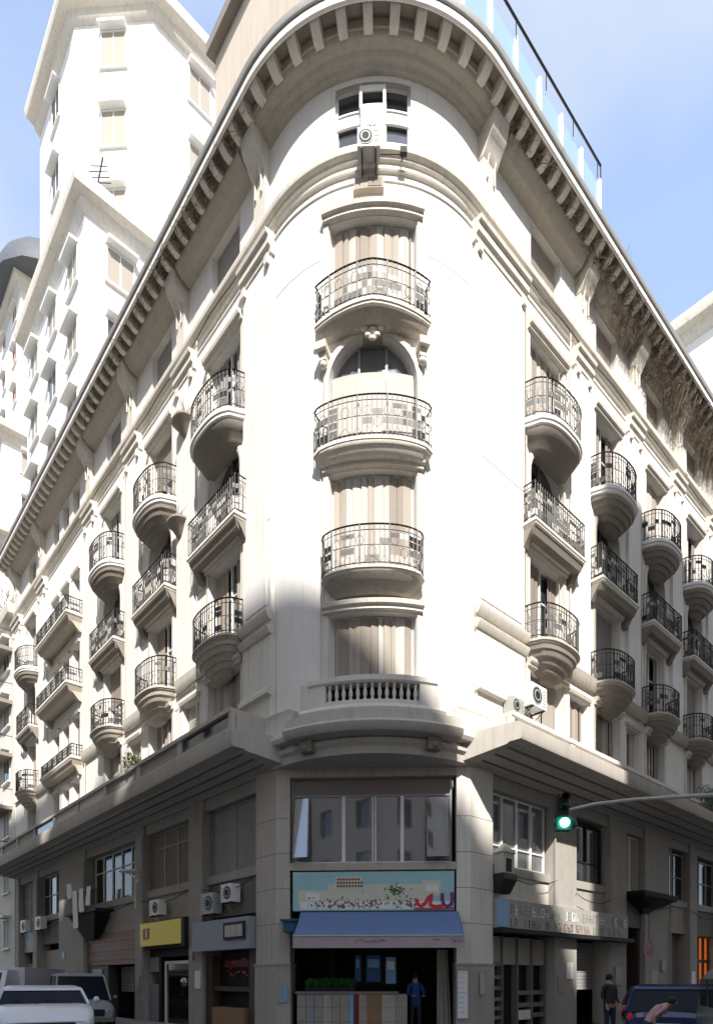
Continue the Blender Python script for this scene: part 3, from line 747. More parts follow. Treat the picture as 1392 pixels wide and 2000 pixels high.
# bay 2 shop: dark front with white framed door
s = MB().mt('black'); LB(s, 4.75, 8.1, -.6, -.25, 2.35, 2.7); LB(s, 7.1, 7.3, -.6, -.2, .12, 2.35); LB(s, 4.75, 4.95, -.6, -.2, .12, 2.35); sf = part('shopfront', s)
s = MB().mt('white'); LB(s, 6.85, 6.95, -.35, -.25, .12, 2.2); LB(s, 5.1, 5.2, -.35, -.25, .12, 2.2); LB(s, 5.2, 6.85, -.35, -.25, 2.1, 2.2); d_ = part('door', s, sf)
s = MB().mt('darkglass'); LB(s, 5.2, 6.85, -.32, -.3, .12, 2.1); part('pane', s, d_)
s = MB().mt('chrome'); base = TL+dL*5.5+nL*-.24; s.ball((base.x, base.y, 1.5), .12, 1, .4, 1.2); part('door_emblem', s, d_)
s = MB().mt('grey'); LB(s, 7.3, 8.1, -.6, -.2, .12, 1.35); part('lower_panel', s, sf)
s = MB().mt('frame_grey'); LB(s, 7.3, 8.1, -.6, -.22, 1.35, 1.42); LB(s, 7.3, 8.1, -.6, -.22, 1.85, 2.35); part('side_panel', s, sf)
# bay 1 shop
s = MB().mt('darkwood'); LB(s, .95, 1.45, -.6, -.1, .12, 2.4); LB(s, 3.5, 3.85, -.6, -.1, .12, 2.3); LB(s, 1.45, 3.5, -.6, -.15, 1.25, 1.38); sf = part('shopfront', s)
s = MB().mt('black'); LB(s, 1.45, 3.5, -.58, -.4, 1.38, 2.4); LB(s, 1.45, 3.5, -.58, -.4, .12, 1.25); part('dark_opening', s, sf)
s = MB().mt('wood2'); LB(s, 1.6, 3.3, -.4, -.0, .12, .78); part('wooden_counter', s, sf)
s = MB().mt('maroon'); LB(s, 1.9, 3.2, -.4, -.37, 1.95, 2.15); s.mt('pink'); rr = random.Random(5)
for i in range(16):
    x = 1.75+rr.random()*1.3; z = 1.65+rr.random()*.5; LB(s, x, x+.05+rr.random()*.15, -.365, -.36, z, z+.03+rr.random()*.05)
part('shop_picture', s, sf)
# right street
flatwin(RB, 1.0, 3.8, 4.67, 6.6, 4, 'white', 'mirror', (.28,), -.3)
flatwin(RB, 5.3, 7.2, 4.67, 6.5, 2, 'black', 'glass', (.35,), -.3)
flatwin(RB, 8.6, 9.9, 4.67, 6.6, 2, 'white', 'glass', (), -.3, 'shutter', 3)
flatwin(RB, 12.1, 13.9, 4.67, 6.5, 2, 'frame_grey', 'darkglass', (.5,), -.3)
flatwin(RB, 14.8, 17.1, 4.67, 6.5, 3, 'frame_grey', 'darkglass', (.5,), -.3)
panel(RB, .95, 3.9, -.6, -.18, 3.0, 4.42, k='stucco2'); panel(RB, 5.2, 7.3, -.6, -.18, 3.0, 4.42, k='concrete')
panel(RB, 12.0, 14.0, -.6, -.2, 3.4, 4.42); panel(RB, 14.7, 17.2, -.6, -.2, 3.4, 4.42, k='concrete_dark'); panel(RB, 18.2, 19.6, -.6, -.2, 3.4, 6.6, k='concrete_dark')
panel(RB, 12.2, 13.8, -.65, -.5, .12, 3.35, k='shutter_b', name='roller_shutter'); panel(RB, 14.7, 17.2, -.65, -.5, .12, 3.35, k='orange', name='lit_shopfront')
s = MB().mt('darkwood')
for i in range(5): RB(s, 14.8+i*.58, 14.9+i*.58, -.5, -.42, .12, 3.35)
RB(s, 14.7, 17.2, -.5, -.4, 2.3, 2.42); part('shopfront_frame', s)
# entrance with arched dark opening and ledge
s = MB().mt('darkwood'); RB(s, 8.5, 9.95, -1.2, -1.1, .12, 3.4); RB(s, 8.5, 8.58, -1.1, -.2, .12, 3.4); RB(s, 9.87, 9.95, -1.1, -.2, .12, 3.4); part('entrance_door', s)
s = MB().mt('concrete_dark'); RB(s, 8.5, 9.95, -.6, -.15, 3.4, 4.42); part('entrance_lintel', s)
s = MB().mt('black'); 
def RP(x, y, z): q = TR+dR*x+nR*y; return (q.x, q.y, z)
s.loop_loft([[RP(8.6+e, -.1, z), RP(11.4-e, -.1, z), RP(11.4-e, dd, z), RP(8.6+e, dd, z)] for z, e, dd in ((3.9, 1.2, .0), (4.1, .9, .1), (4.2, .6, .3), (4.36, .25, .45), (4.42, .05, .55), (4.56, 0, .6), (4.6, .05, .58))])
part('entrance_ledge', s)
# shopfront under the long sign: grey gridded panels and grilles
s = MB().mt('concrete'); 
for i in range(4):
    x0 = 1.0+i*.72
    if i != 9: RB(s, x0+.03, x0+.69, -.45, -.3, 2.0, 2.75)
    else: RB(s, x0+.03, x0+.69, -.42, -.3, 2.05, 2.75)
sf = part('shopfront', s)
s = MB().mt('concrete_dark')
for i in range(5): RB(s, .98+i*.72, 1.03+i*.72, -.45, -.24, .12, 2.78)
for z in (.5, .75, 1.0, 1.3, 1.6, 1.95): RB(s, 1.0, 1.72, -.4, -.27, z, z+.1); 
for z in (.5, .8, 1.15): RB(s, 2.44, 3.9, -.4, -.27, z, z+.12)
part('grille', s, sf)
s = MB().mt('black'); RB(s, .95, 3.9, -.62, -.46, .12, 2.8); part('dark_opening', s, sf)
s = MB().mt('stucco2'); RB(s, 2.5, 3.1, -.3, -.26, .45, .72); part('notice', s, sf)

def cable(pts_, r_=.012, k='iron', name='cable'):
    s = MB().mt(k); s.tube(pts_, r_, 4); part(name, s)
rr = random.Random(77)
for u0, u1, z, d in ((-23, -1.6, 21.18, .13), (-17, -.2, 20.88, .12), (ARC+.4, ARC+15, 21.2, .14), (ARC+2.4, ARC+19, 20.9, .1), (-12, -1.6, 10.5, .14)):
    n = int((u1-u0)/.6); cable([P(u0+(u1-u0)*i/n, d+rr.uniform(0, .04), z+rr.uniform(-.03, .03)-.05*sin(i*1.3)) for i in range(n+1)])
for u, z0, z1 in ((-4.12, 8.2, 21.2), (-9.55, 11, 21.2), (-13.75, 8.2, 21.0), (ARC+4.75, 10.9, 21.2), (ARC+9.5, 8.1, 21.2), (ARC+2.4, 8.1, 21.0)):
    cable([P(u, .06, z0), P(u, .06, z1)], .022, 'trim', 'downpipe')
for Bf_, base, dd, nn, segs in ((0, TL, dL, nL, ((1.0, 3.9), (4.7, 8.2), (8.8, 14), (17, 20.6))), (1, TR, dR, nR, ((1, 4), (5.1, 7.4), (8.4, 12.1), (14, 17.2)))):
    for a, b in segs:
        z = rr.uniform(3.3, 3.6); pts_ = []
        for i in range(9):
            t_ = i/8; q_ = base+dd*(a+(b-a)*t_)+nn*.05; pts_.append((q_.x, q_.y, z+.9-.22*sin(pi*t_)+rr.uniform(-.02, .02)))
        cable(pts_, .014, 'black')
        q_ = base+dd*(b-.1)+nn*.05; cable([(q_.x, q_.y, .2), (q_.x, q_.y, 6.5)], .03, 'concrete', 'downpipe')
for Bf_, s0, z, wd, hh, k in ((LB, 3.95, 1.3, .35, .55, 'white'), (LB, 4.35, 2.2, .2, .3, 'grey'), (LB, 8.3, 1.2, .3, .5, 'frame_grey'), (LB, 14.6, 1.5, .6, .8, 'shutter'), (LB, 15.8, 1.2, .5, .7, 'grey'), (LB, 16.4, 2.5, .4, .3, 'lightblue'),
        (RB, 4.1, 1.2, .3, .5, 'shutter'), (RB, 4.6, 1.6, .35, .5, 'white'), (RB, 7.6, 1.4, .4, .6, 'grey'), (RB, 10.4, 1.2, .5, .7, 'shutter_w'), (RB, 11.2, 1.9, .3, .4, 'grey'), (RB, 14.1, 1.3, .35, .6, 'white')):
    s = MB().mt(k); Bf_(s, s0, s0+wd, .0, .03+.04*(k in ('grey', 'frame_grey')), z, z+hh); part('wall_plate', s)
# roll-down slats and stock behind the side shop openings
for Bf_, a, b in ((RB, 5.2, 7.3), (LB, 8.8, 11.5), (LB, 17.3, 20.6), (LB, 21.4, 24.0)):
    s = MB().mt('shutter_g'); n = 14 if Bf_ is RB else 9; zt_ = 2.8 if Bf_ is RB else 2.1
    for i in range(n): Bf_(s, a, b, -.62, -.585+.01*(i % 2), zt_-.11*(i+1), zt_-.11*i-.012)
    part('rolling_shutter', s)
# ------------------------------------------------------------------ signs, awning and shop things
def basis(Bf): return (TL, dL, nL) if Bf is LB else (TR, dR, nR)
# mural sign over the corner shop
sg = thing('shop_sign', 'long pale blue painted shop sign with tiny houses and red lettering above the blue awning', 'sign', Q(2.4, .1, 3.3))
s = MB().mt('cyan'); qbox(s, .42, CL-.4, -.1, .02, 3.33, 4.32); part('board', s, sg)
s = MB().mt('cream')
qbox(s, 1.3, 3.9, .02, .026, 3.55, 4.0); qbox(s, .55, 1.35, .02, .028, 3.52, 3.85); qbox(s, 1.5, 2.2, .026, .03, 3.9, 4.2); qbox(s, 3.7, 4.15, .021, .027, 3.7, 4.08)
s.mt('white'); qbox(s, .6, 4.4, .027, .031, 3.36, 3.56); qbox(s, .75, 1.1, .0281, .033, 3.6, 3.78); qbox(s, 3.8, 4.1, .028, .033, 3.8, 3.98)
part('painted_houses', s, sg)
s = MB().mt('ink'); rr = random.Random(3)
for i in range(150):
    x = .8+rr.random()*2.9; z = 3.38+abs(rr.gauss(0, .13)); qbox(s, x, x+.012+rr.random()*.05, .031, .035, z, z+.012+rr.random()*.07)
s.mt('maroon')
for i in range(26):
    x = 1.55+(i % 9)*.075; z = 3.93+(i//9)*.085; qbox(s, x, x+.05, .03, .036, z, z+.05)
part('lettering', s, sg)
s = MB().mt('green')
for i in range(60):
    x = 3.0+rr.gauss(0, .16); z = 3.82+rr.gauss(0, .07); qbox(s, x, x+.04, .031, .036, z, z+.03)
part('painted_tree', s, sg)
def stroke(k, pts, wd):
    m = MB().mt(k); 
    L_ = []; n = len(pts)
    for i, (x, z) in enumerate(pts):
        a = pts[max(0, i-1)]; b = pts[min(n-1, i+1)]; tx, tz = b[0]-a[0], b[1]-a[1]; l = math.hypot(tx, tz) or 1; ox, oz = -tz/l*wd/2, tx/l*wd/2
        L_.append([Q(x+ox, .03, z+oz), Q(x+ox, .055, z+oz), Q(x-ox, .055, z-oz), Q(x-ox, .03, z-oz)])
    m.loop_loft(L_); return m
part('letter', stroke('red', [(3.55, 3.62), (3.58, 3.5), (3.68, 3.42), (3.78, 3.52), (3.86, 3.66), (3.94, 3.74), (3.92, 3.6), (3.9, 3.46), (4.05, 3.42), (4.2, 3.44)], .085), sg)
part('letter', stroke('purple', [(4.2, 3.76), (4.2, 3.6), (4.24, 3.47), (4.33, 3.42), (4.42, 3.48), (4.45, 3.62), (4.44, 3.78)], .085), sg)
part('letter', stroke('red', [(3.5, 3.375), (4.0, 3.37), (4.5, 3.38)], .035), sg)
# awning
aw = thing('awning', 'sloping blue cloth awning with pale mauve valance over the corner shop', 'awning', Q(2.5, .1, 3.3))
s = MB().mt('bluecloth'); x0, x1 = .62, CL-.3; rows = []
for j in range(7):
    t = j/6; b = .03+.97*t; z = 3.3-.66*t-.05*sin(pi*t); rows.append([Q(x0+(x1-x0)*i/24-.05*t*(1 if i == 0 else 0)+ (.04*t if i == 24 else 0), b, z+.006*sin(i*2.1)*t) for i in range(25)])
s.grid(rows); rows2 = [[(p[0], p[1], p[2]-.012) for p in r] for r in rows]; s.grid(rows2)
for e in (0, 24): s.face([rows[0][e], rows[-1][e], Q(x0 if e == 0 else x1, .05, 2.64)])
part('canvas', s, aw)
s = MB().mt('valance'); top = rows[-1]; rws = []
for j in range(4):
    rws.append([Q(x0-.05+(x1-x0+.09)*i/48, 1.0+.012*sin(i*.8)*(j/3), 2.64-.10*j) for i in range(49)])
s.grid(rws); s.grid([[(p[0], p[1]+.01, p[2]) for p in r] for r in rws])
s.mt('ink'); rr = random.Random(8)
for (xa, n) in ((2.05, 12), (3.9, 3), (4.35, 4)):
    for i in range(n):
        x = xa+i*.065; z = 2.47+rr.random()*.05; qbox(s, x, x+.035+rr.random()*.02, 1.016, 1.022, z, z+.012+rr.random()*.04)
part('valance', s, aw)
s = MB().mt('steel'); s.tube([Q(x0-.05, 1.0, 2.63), Q(x1+.04, 1.0, 2.63)], .022)
for x in (x0+.1, x1-.1): s.tube([Q(x, .05, 2.5), Q(x, .98, 2.62)], .016)
part('frame', s, aw)
# dark box lamp left of the awning
t = thing('awning_motor_box', 'small dark teal box at the left end of the blue awning on the pillar', 'box', Q(.35, .2, 2.9))
s = MB().mt('signal_body'); qbox(s, .22, .55, .02, .3, 2.78, 3.05); qbox(s, .15, .6, .02, .38, 3.05, 3.1); part('housing', s, t)
s = MB().mt('blue'); qbox(s, .28, .5, .3, .31, 2.82, 3.0); part('front_plate', s, t)
# counter, planter, posters in the shop
t = thing('shop_counter', 'tiled low counter with mixed grey and brown panels under the blue awning', 'counter', Q(1.7, -.2, .12))
s = MB().mt('concrete_dark'); qbox(s, .5, 3.3, -.6, -.14, .12, 1.22); part('body', s, t)
rr = random.Random(4)
ks = ['tile', 'grey', 'tile', 'stone', 'tile', 'shutter', 'lightblue', 'maroon', 'shutter', 'wood2', 'stone']
x = .52; i = 0
while x < 3.2:
    wd = rr.choice((.22, .3, .36)); k = ks[i % len(ks)]
    if k in ('maroon', 'lightblue'): wd = .13
    for z0_, z1_ in ((.14, .5), (.51, .86), (.87, 1.2)) if k not in ('maroon',) else ((.14, 1.2),):
        s = MB().mt(k); qbox(s, x, x+wd-.012, -.14, -.12+rr.random()*.01, z0_, z1_); part('tile_panel', s, t)
    x += wd; i += 1
s = MB().mt('darkstone'); qbox(s, .46, 3.1, -.62, -.08, 1.22, 1.28); part('top', s, t)
def foliage(mb, center, rx, ry, rz, n, sz, ks, r):
    for i in range(n):
        mb.mt(r.choice(ks))
        while True:
            v = Vector((r.uniform(-1, 1), r.uniform(-1, 1), r.uniform(-1, 1)))
            if v.length < 1: break
        c = Vector((center[0]+v.x*rx, center[1]+v.y*ry, center[2]+v.z*rz)); a = Vector((r.gauss(0, 1), r.gauss(0, 1), r.gauss(0, 1))).normalized(); b = a.orthogonal().normalized()
        q = sz*r.uniform(.6, 1.3); mb.face([c-a*q, c+b*q*.45, c+a*q, c-b*q*.45])
t = thing('planter', 'low dark planter of bright green leaves on the tiled shop counter', 'planter', Q(1.3, -.3, 1.28))
s = MB().mt('black'); qbox(s, .7, 2.0, -.5, -.2, 1.28, 1.4); part('trough', s, t)
s = MB(); rr = random.Random(2)
for x in (.85, 1.05, 1.25, 1.45, 1.65, 1.85): foliage(s, Q(x, -.3, 1.5), .16, .16, .12, 150, .05, ['green', 'green', 'leaf2'], rr)
part('foliage', s, t)
for x, wd, z, k, lab in ((1.95, .2, 1.5, 'blue', 'narrow dark blue poster hanging in the shop window above the planter'), (2.25, .42, 1.5, 'blue', 'wide blue framed poster in the shop window, right of the narrow one'), (2.75, .32, 1.45, 'lightblue', 'light blue framed poster beside the dark shop doorway')):
    t = thing('poster', lab, 'poster', Q(x, -.55, z)); s = MB().mt('black'); qbox(s, x, x+wd, -.6, -.56, z, z+.75); part('frame', s, t)
    s = MB().mt(k); qbox(s, x+.03, x+wd-.03, -.56, -.55, z+.03, z+.72); s.mt('lightblue' if k == 'blue' else 'white'); qbox(s, x+.06, x+wd-.07, -.55, -.545, z+.4, z+.62); part('print', s, t)
t = thing('door_curtain', 'long pale cloth curtain gathered at the right side of the dark shop doorway', 'curtain', Q(4.25, -.5, .12)); s = MB().mt('shutter')
rows = []
for j in range(9):
    z = .2+j*.27; rows.append([Q(4.1+i*.02+.1*(1-j/8)*(i/14), -.5+.035*sin(i*1.3), z) for i in range(15)])
s.grid(rows); part('cloth', s, t)
# blue notice on left pillar plinth and white boards on right one
def notice(name, lab, cat, fb, args, k, fr='frame_grey'):
    a0_, a1_, b0_, b1_, z0_, z1_ = args
    t = thing(name, lab, cat); s = MB().mt(fr); fb(s, a0_, a1_, b0_, b1_, z0_, z1_); 
    ctr = [sum(v[i] for v in s.v)/8 for i in range(3)]; t.location = ctr; WL[t] = Vector(ctr); part('frame', s, t)
    s = MB().mt(k); fb(s, a0_+.02, a1_-.02, b1_, b1_+.008, z0_+.02, z1_-.02)
    rr = random.Random(int(a0_*77)); s.mt('ink')
    for i in range(9):
        z = z1_-.06-(z1_-z0_-.1)*i/9; s2 = a0_+.05; fb(s, s2, s2+(a1_-a0_-.1)*rr.uniform(.4, 1), b1_+.008, b1_+.011, z-.008, z)
    part('sheet', s, t); return t
notice('notice', 'pale blue notice sheet on the dark base of the left shop pillar', 'notice', qbox, (.06, .3, .04, .06, 1.0, 1.42), 'lightblue')
notice('notice', 'tall white poster board on the base of the pillar right of the shop', 'notice', qbox, (CL-.34, CL-.05, .05, .08, .6, 1.82), 'white')
notice('notice', 'narrow cream notice on the street side of the right shop pillar', 'notice', RB, (.3, .5, .06, .08, 1.2, 1.75), 'shutter_w')

# yellow sign
t = thing('hanging_sign', 'yellow rectangular shop sign with small dark red mark on the left street', 'sign', tuple((TL+dL*6.5+nL*.2).to_3d()+Vector((0, 0, 2.75))))
s = MB().mt('yellow'); LB(s, 4.95, 8.0, .0, .16, 2.72, 3.5); part('panel', s, t)
s = MB().mt('maroon'); LB(s, 7.25, 7.75, .16, .17, 2.95, 3.32); s.mt('yellow'); LB(s, 7.42, 7.52, .17, .175, 3.0, 3.28); part('emblem', s, t)
s = MB().mt('black'); LB(s, 4.75, 4.95, -.12, .15, 2.62, 3.52); LB(s, 4.95, 8.0, -.12, -.0, 2.62, 3.52); part('casing', s, t)
# grey sign
t = thing('fascia_sign', 'blue grey shop fascia with a small framed white plate at its right end', 'sign', tuple((TL+dL*2.5).to_3d()+Vector((0, 0, 2.4))))
s = MB().mt('grey'); LB(s, 1.0, 4.15, -.2, .2, 2.42, 3.28); part('panel', s, t)
s = MB().mt('black'); LB(s, 1.15, 2.25, .2, .24, 2.68, 3.16); part('plate_frame', s, t)
s = MB().mt('shutter_w'); LB(s, 1.25, 2.15, .24, .25, 2.76, 3.08); s.mt('ink'); LB(s, 1.55, 1.56, .25, .253, 2.76, 3.08); LB(s, 1.85, 1.86, .25, .253, 2.76, 3.08); part('plate', s, t)
# right long sign with lettering
t = thing('fascia_sign', 'long shop sign with jumbled dark red and grey lettering on the right street', 'sign', RP(4.5, .1, 3.0))
s = MB().mt('stucco2'); s.mt('signgrey'); RB(s, 1.0, 8.4, -.15, .1, 2.95, 3.72); part('board', s, t)
s = MB().mt('black'); RB(s, .95, 8.45, -.2, .3, 2.82, 2.94); part('ledge', s, t)
s = MB(); rr = random.Random(9)
for z0_, hh, cw, kk in ((3.0, .22, .17, ('maroon', 'maroon', 'ink')), (3.33, .26, .21, ('ink', 'shutter_b', 'white'))):
    x = 1.6
    while x < 8.2:
        if rr.random() < .14: x += cw; continue
        s.mt(rr.choice(kk)); w_ = cw*.74; b_ = .028; y1 = .104+rr.random()*.003
        if rr.random() < .8: RB(s, x, x+b_, .1, y1, z0_, z0_+hh)
        if rr.random() < .6: RB(s, x+w_-b_, x+w_, .1, y1, z0_, z0_+hh*rr.choice((.5, 1)))
        for f_ in (0, .45, .88):
            if rr.random() < .45: RB(s, x+b_, x+w_-b_, .1, y1, z0_+hh*f_, z0_+hh*f_+b_)
        x += cw
part('lettering', s, t)
s = MB().mt('lightblue'); RB(s, 1.02, 1.5, .1, .12, 2.98, 3.7); part('end_panel', s, t)
# pink hanging house sign
hp = RP(9.2, .45, 2.35); t = thing('hanging_sign', 'small pinkish house shaped sign hanging in front of the dark entrance', 'sign', hp)
s = MB().mt('shirt_pink'); 
def HS(x, z, y): q = TR+dR*(9.2+x)+nR*(.45+y); return (q.x, q.y, 2.35+z)
sh = [(-.36, .1), (-.3, 0), (.3, 0), (.36, .1), (.34, .36), (0, .62), (-.34, .36)]
s.loop_loft([[HS(x, z, -.03) for x, z in sh], [HS(x, z, .03) for x, z in sh]]); part('board', s, t)
s = MB().mt('ink'); s.loop_loft([[HS(x, z, .031) for x, z in ((-.08, .05), (.08, .05), (.08, .3), (-.08, .3))], [HS(x, z, .036) for x, z in ((-.08, .05), (.08, .05), (.08, .3), (-.08, .3))]])
for x in (-.2, .2): s.tube([HS(x, .08, .035), HS(x, .3, .035)], .012, 4)
s.tube([HS(-.3, .36, .035), HS(0, .58, .035), HS(.3, .36, .035)], .012, 4); part('drawing', s, t)
s = MB().mt('iron'); s.tube([HS(0, .6, 0), HS(0, 1.5, 0), HS(0, 1.5, -.5)], .012); part('bracket', s, t)

# ------------------------------------------------------------------ air conditioners
def ac(base, ds, dn, s0, d0, z, wd=.8, h=.55, dep=.3, lab='', k='white', group='air conditioning units on the facades'):
    def fn(x, y, zz): q = base+ds*(s0+x)+dn*(d0+y); return (q.x, q.y, z+zz)
    t = thing('air_conditioner', lab, 'air conditioner', fn(wd/2, dep/2, 0), group)
    s = MB().mt(k); s.box(0, wd, 0, dep, 0, h, fn); part('casing', s, t)
    s = MB().mt('frame_grey'); 
    c = Vector(fn(wd*.36, dep+.006, h*.5)); s.disc(c, (dn.x, dn.y, 0), h*.40, .012, 20)
    s.mt('black')
    for rr in (.34, .26, .18):
        s.disc(Vector(fn(wd*.36, dep+.006+.008*(.4-rr)*10, h*.5)), (dn.x, dn.y, 0), h*rr, .012, 18); s.mt('frame_grey' if s.mats[s.cur] == 'black' else 'black')
    for i in range(6): s.box(wd*.72, wd*.94, dep, dep+.006, h*(.12+.13*i), h*(.16+.13*i), fn)
    part('grille', s, t)
    s = MB().mt('iron'); 
    for x in (.1, wd-.1): s.box(x-.015, x+.015, -d0, dep, -.04, 0, fn); s.tube([fn(x, -d0, -.3), fn(x, dep*.9, -.03)], .012, 4)
    part('bracket', s, t)
ac(TR, dR, nR, 2.0, .16, 8.95, .75, .6, .32, 'white air conditioner on the right wall just above the canopy, nearest the corner')
ac(TR, dR, nR, 1.2, .16, 8.55, .55, .42, .26, 'smaller grey air conditioner low on the right corner pedestal', k='steel')
ac(TL, dL, nL, 1.9, -.1, 3.75, .55, .5, .3, 'white air conditioner in the recess above the blue grey fascia', k='white')
ac(TL, dL, nL, 2.9, -.1, 3.5, .7, .6, .3, 'grey air conditioner in the recess above the fascia, left one of the pair', k='steel')
ac(TL, dL, nL, 6.4, -.05, 3.72, .7, .5, .28, 'white air conditioner on the wall right above the yellow sign', k='white')
ac(TL, dL, nL, 19.4, -.1, 4.0, .9, .62, .3, 'white air conditioner on the far left wall, nearer one of the pair', k='white')
ac(TL, dL, nL, 22.0, -.1, 4.0, .9, .62, .3, 'white air conditioner on the far left wall, farther one of the pair', k='white')
bsn = -bs
u_ = UC; q0 = Vector(P(u_, 0)); cdir = (Vector(P(u_+.1, 0))-q0).normalized(); cn = (Vector(P(u_, 1))-q0)
ac(q0-cdir*.34, cdir, cn, 0,   .22, 20.72, .52, .44, .3, 'grey air conditioner on a bracket under the top window of the rounded corner', k='steel')
t = thing('floodlight', 'small black floodlight on the belt below the top corner window', 'lamp', P(UC+.68, .25, 20.85)); s = MB().mt('black')
s.box(-.08, .08, 0, .1, 0, .14, lambda x, y, z: (P(UC+.68, .25)[0]+x, P(UC+.68, .25)[1]-y, 20.85+z)); part('housing', s, t)
s = MB().mt('iron'); s.tube([P(UC+.68, .05, 21.0), P(UC+.68, .22, 20.98)], .015); s.tube([P(UC-.2, .22, 20.93), P(UC+.68, .22, 20.95)], .01, 4); part('cable', s, t)
# exposed bathroom vent block below the unit
s = MB().mt('shutter'); ubox(s, UC-.42, UC+.26, 0, .14, 20.24, 20.50); s.mt('shutter_b'); ubox(s, UC-.1, UC+.2, .14, .15, 20.27, 20.47); part('vent_box', s)
# wall planters on the left pilaster
for z, lab in ((18.85, 'upper dark wall planter with dry twigs on the left street facade'), (15.9, 'lower dark wall planter with dry twigs on the left street facade')):
    u = -4.75 if z > 17 else -5.1; t = thing('wall_planter', lab, 'planter', P(u, .2, z)); s = MB().mt('darkstone')
    loft_layers(s, u, .85, 'bow', .1, .5, [(.25, .2, z-.5), (.4, .4, z-.4), (.8, .8, z-.12), (1, 1, z-.06), (1, 1, z)]); part('bowl', s, t)
    s = MB().mt('twig'); rr = random.Random(int(z))
    for i in range(26):
        b = Vector(P(u+rr.uniform(-.3, .3), .25, z-.03)); e = b+Vector((rr.uniform(-.35, .35), rr.uniform(-.25, .25), rr.uniform(.1, .5))); s.tube([b, (b+e)/2+Vector((rr.uniform(-.08, .08), 0, .05)), e], .009, 3, .003)
    part('twigs', s, t)

# ------------------------------------------------------------------ dry vines on the right-hand cornice
def vine(name, lab, u0, u1, zt, ln, n, seed, dmin=.1, dmax=.9, group='dry vines on the right facade'):
    r = random.Random(seed); s = MB(); base = P((u0+u1)/2, .3, zt-ln)
    for i in range(n):
        s.mt(r.choice(['twig', 'twig', 'twig2'])); u = r.uniform(u0, u1); d = r.uniform(dmin, dmax)
        prof = ln*(.35+.65*(.5+.5*sin((u-u0)*2.1+seed)))*r.uniform(.5, 1); m = 7; pts = []; du = r.gauss(0, .25)
        for k in range(m+1):
            t = k/m; pts.append(P(u+du*t+r.gauss(0, .035)*t*2, max(.04, d*(1-.55*t)+r.gauss(0, .05)*t), zt-prof*t**1.1+r.gauss(0, .02)))
        s.tube(pts, .009*r.uniform(.6, 1.6), 3, .003)
    for i in range(n//2):             # horizontal runners
        s.mt(r.choice(['twig', 'twig2'])); u = r.uniform(u0, u1); z = zt-r.random()**1.6*ln*.6; d = r.uniform(dmin, dmax); pts = []
        for k in range(6): pts.append(P(u+k*.16+r.gauss(0, .03), max(.05, d+r.gauss(0, .1)), z+r.gauss(0, .07)))
        s.tube(pts, .008, 3, .004)
    o = s.build(name); tag(o, lab, 'vine', group)
vine('dry_vine', 'thin leafless vine tangle under the cornice just right of the rounded corner', ARC+.9, ARC+5.0, 23.46, .5, 240, 1, .15, .85)
vine('dry_vine', 'brown leafless vine hanging from the cornice midway along the right street', ARC+5.2, ARC+9.6, 23.46, 1.25, 400, 2)
vine('dry_vine', 'thickest brown vine curtain hanging from the cornice near the right edge', ARC+9.4, ARC+15.5, 23.46, 2.1, 600, 3, .2, .95)
vine('dry_vine', 'short tangled vine on the cornice at the far right end', ARC+15.0, ARC+19.5, 23.46, 2.4, 330, 5, .3, 1.0)
vine('dry_vine', 'thin dry vine twigs caught between the brackets of the left cornice', -12.5, -.8, 23.47, .3, 380, 4, .5, .9, 'dry vines on the left facade')
# green hanging plant low on the right facade
t = thing('hanging_plant', 'dark green plant trailing over the canopy parapet near the right edge', 'plant', P(ARC+13.2, 1.3, 7.9)); s = MB(); rr = random.Random(6)
for i in range(7): foliage(s, P(ARC+12.0+i*.55, 1.25, 8.25-.12*(i % 3)), .4, .35, .38, 260, .07, ['leaf2', 'twig', 'green'], rr)
part('foliage', s, t)
s = MB().mt('twig'); 
for i in range(60):
    b = Vector(P(ARC+11.6+rr.random()*4, 1.35, 8.2)); e = b+Vector((rr.uniform(-.3, .3), rr.uniform(-.3, .3), -rr.uniform(.3, 1.0))); s.tube([b, (b+e)/2+Vector((rr.uniform(-.1, .1), 0, .1)), e], .008, 3, .003)
part('stems', s, t)
t = thing('potted_plant', 'small butterfly shaped dark plant on the left canopy parapet', 'plant', P(-6.2, 1.2, 8.2)); s = MB(); foliage(s, P(-6.2, 1.2, 8.45), .3, .3, .3, 160, .08, ['leaf2', 'twig'], rr); part('foliage', s, t)

# ------------------------------------------------------------------ roof structures
def rp2(base, ds, dn):
    return lambda x, y, z: ((base+ds*x+dn*y).x, (base+ds*x+dn*y).y, z)
fl = rp2(TL, dL, nL); fr = rp2(TR, dR, nR)
s = MB().mt('ochre'); s.box(.7, 5.9, -7.0, -1.6, 23.77, 33.0, fl); ph = tag(thing('rooftop_storey', None, None, fl(2, -3, 23.77)), 'tan rooftop storey with a dark sloping eave behind the left cornice', 'rooftop storey')
part('wall', s, ph); s = MB().mt('shutter_b'); s.box(.5, 6.05, -7.2, -1.3, 33.0, 33.35, fl); part('eave', s, ph)
for x in ():
    s = MB().mt('darkglass'); s.box(x, x+.9, -1.6, -1.58, 29.5, 31.3, fl); wv = part('window', s, ph); s = MB().mt('white'); s.box(x-.06, x, -1.62, -1.52, 29.4, 31.4, fl); s.box(x+.9, x+.96, -1.62, -1.52, 29.4, 31.4, fl); s.box(x, x+.9, -1.62, -1.52, 31.3, 31.4, fl); part('frame', s, wv)
ph = thing('rooftop_pavilion', 'white rooftop pavilion above the rounded corner cornice', 'rooftop storey', (O.x, O.y, 23.77))
s = MB().mt('stucco'); s.box(-.6, 3.0, -3.6, -.9, 23.77, 31.0, rp2(TL+(TR-TL)*.35, ch, -bs)); part('wall', s, ph)
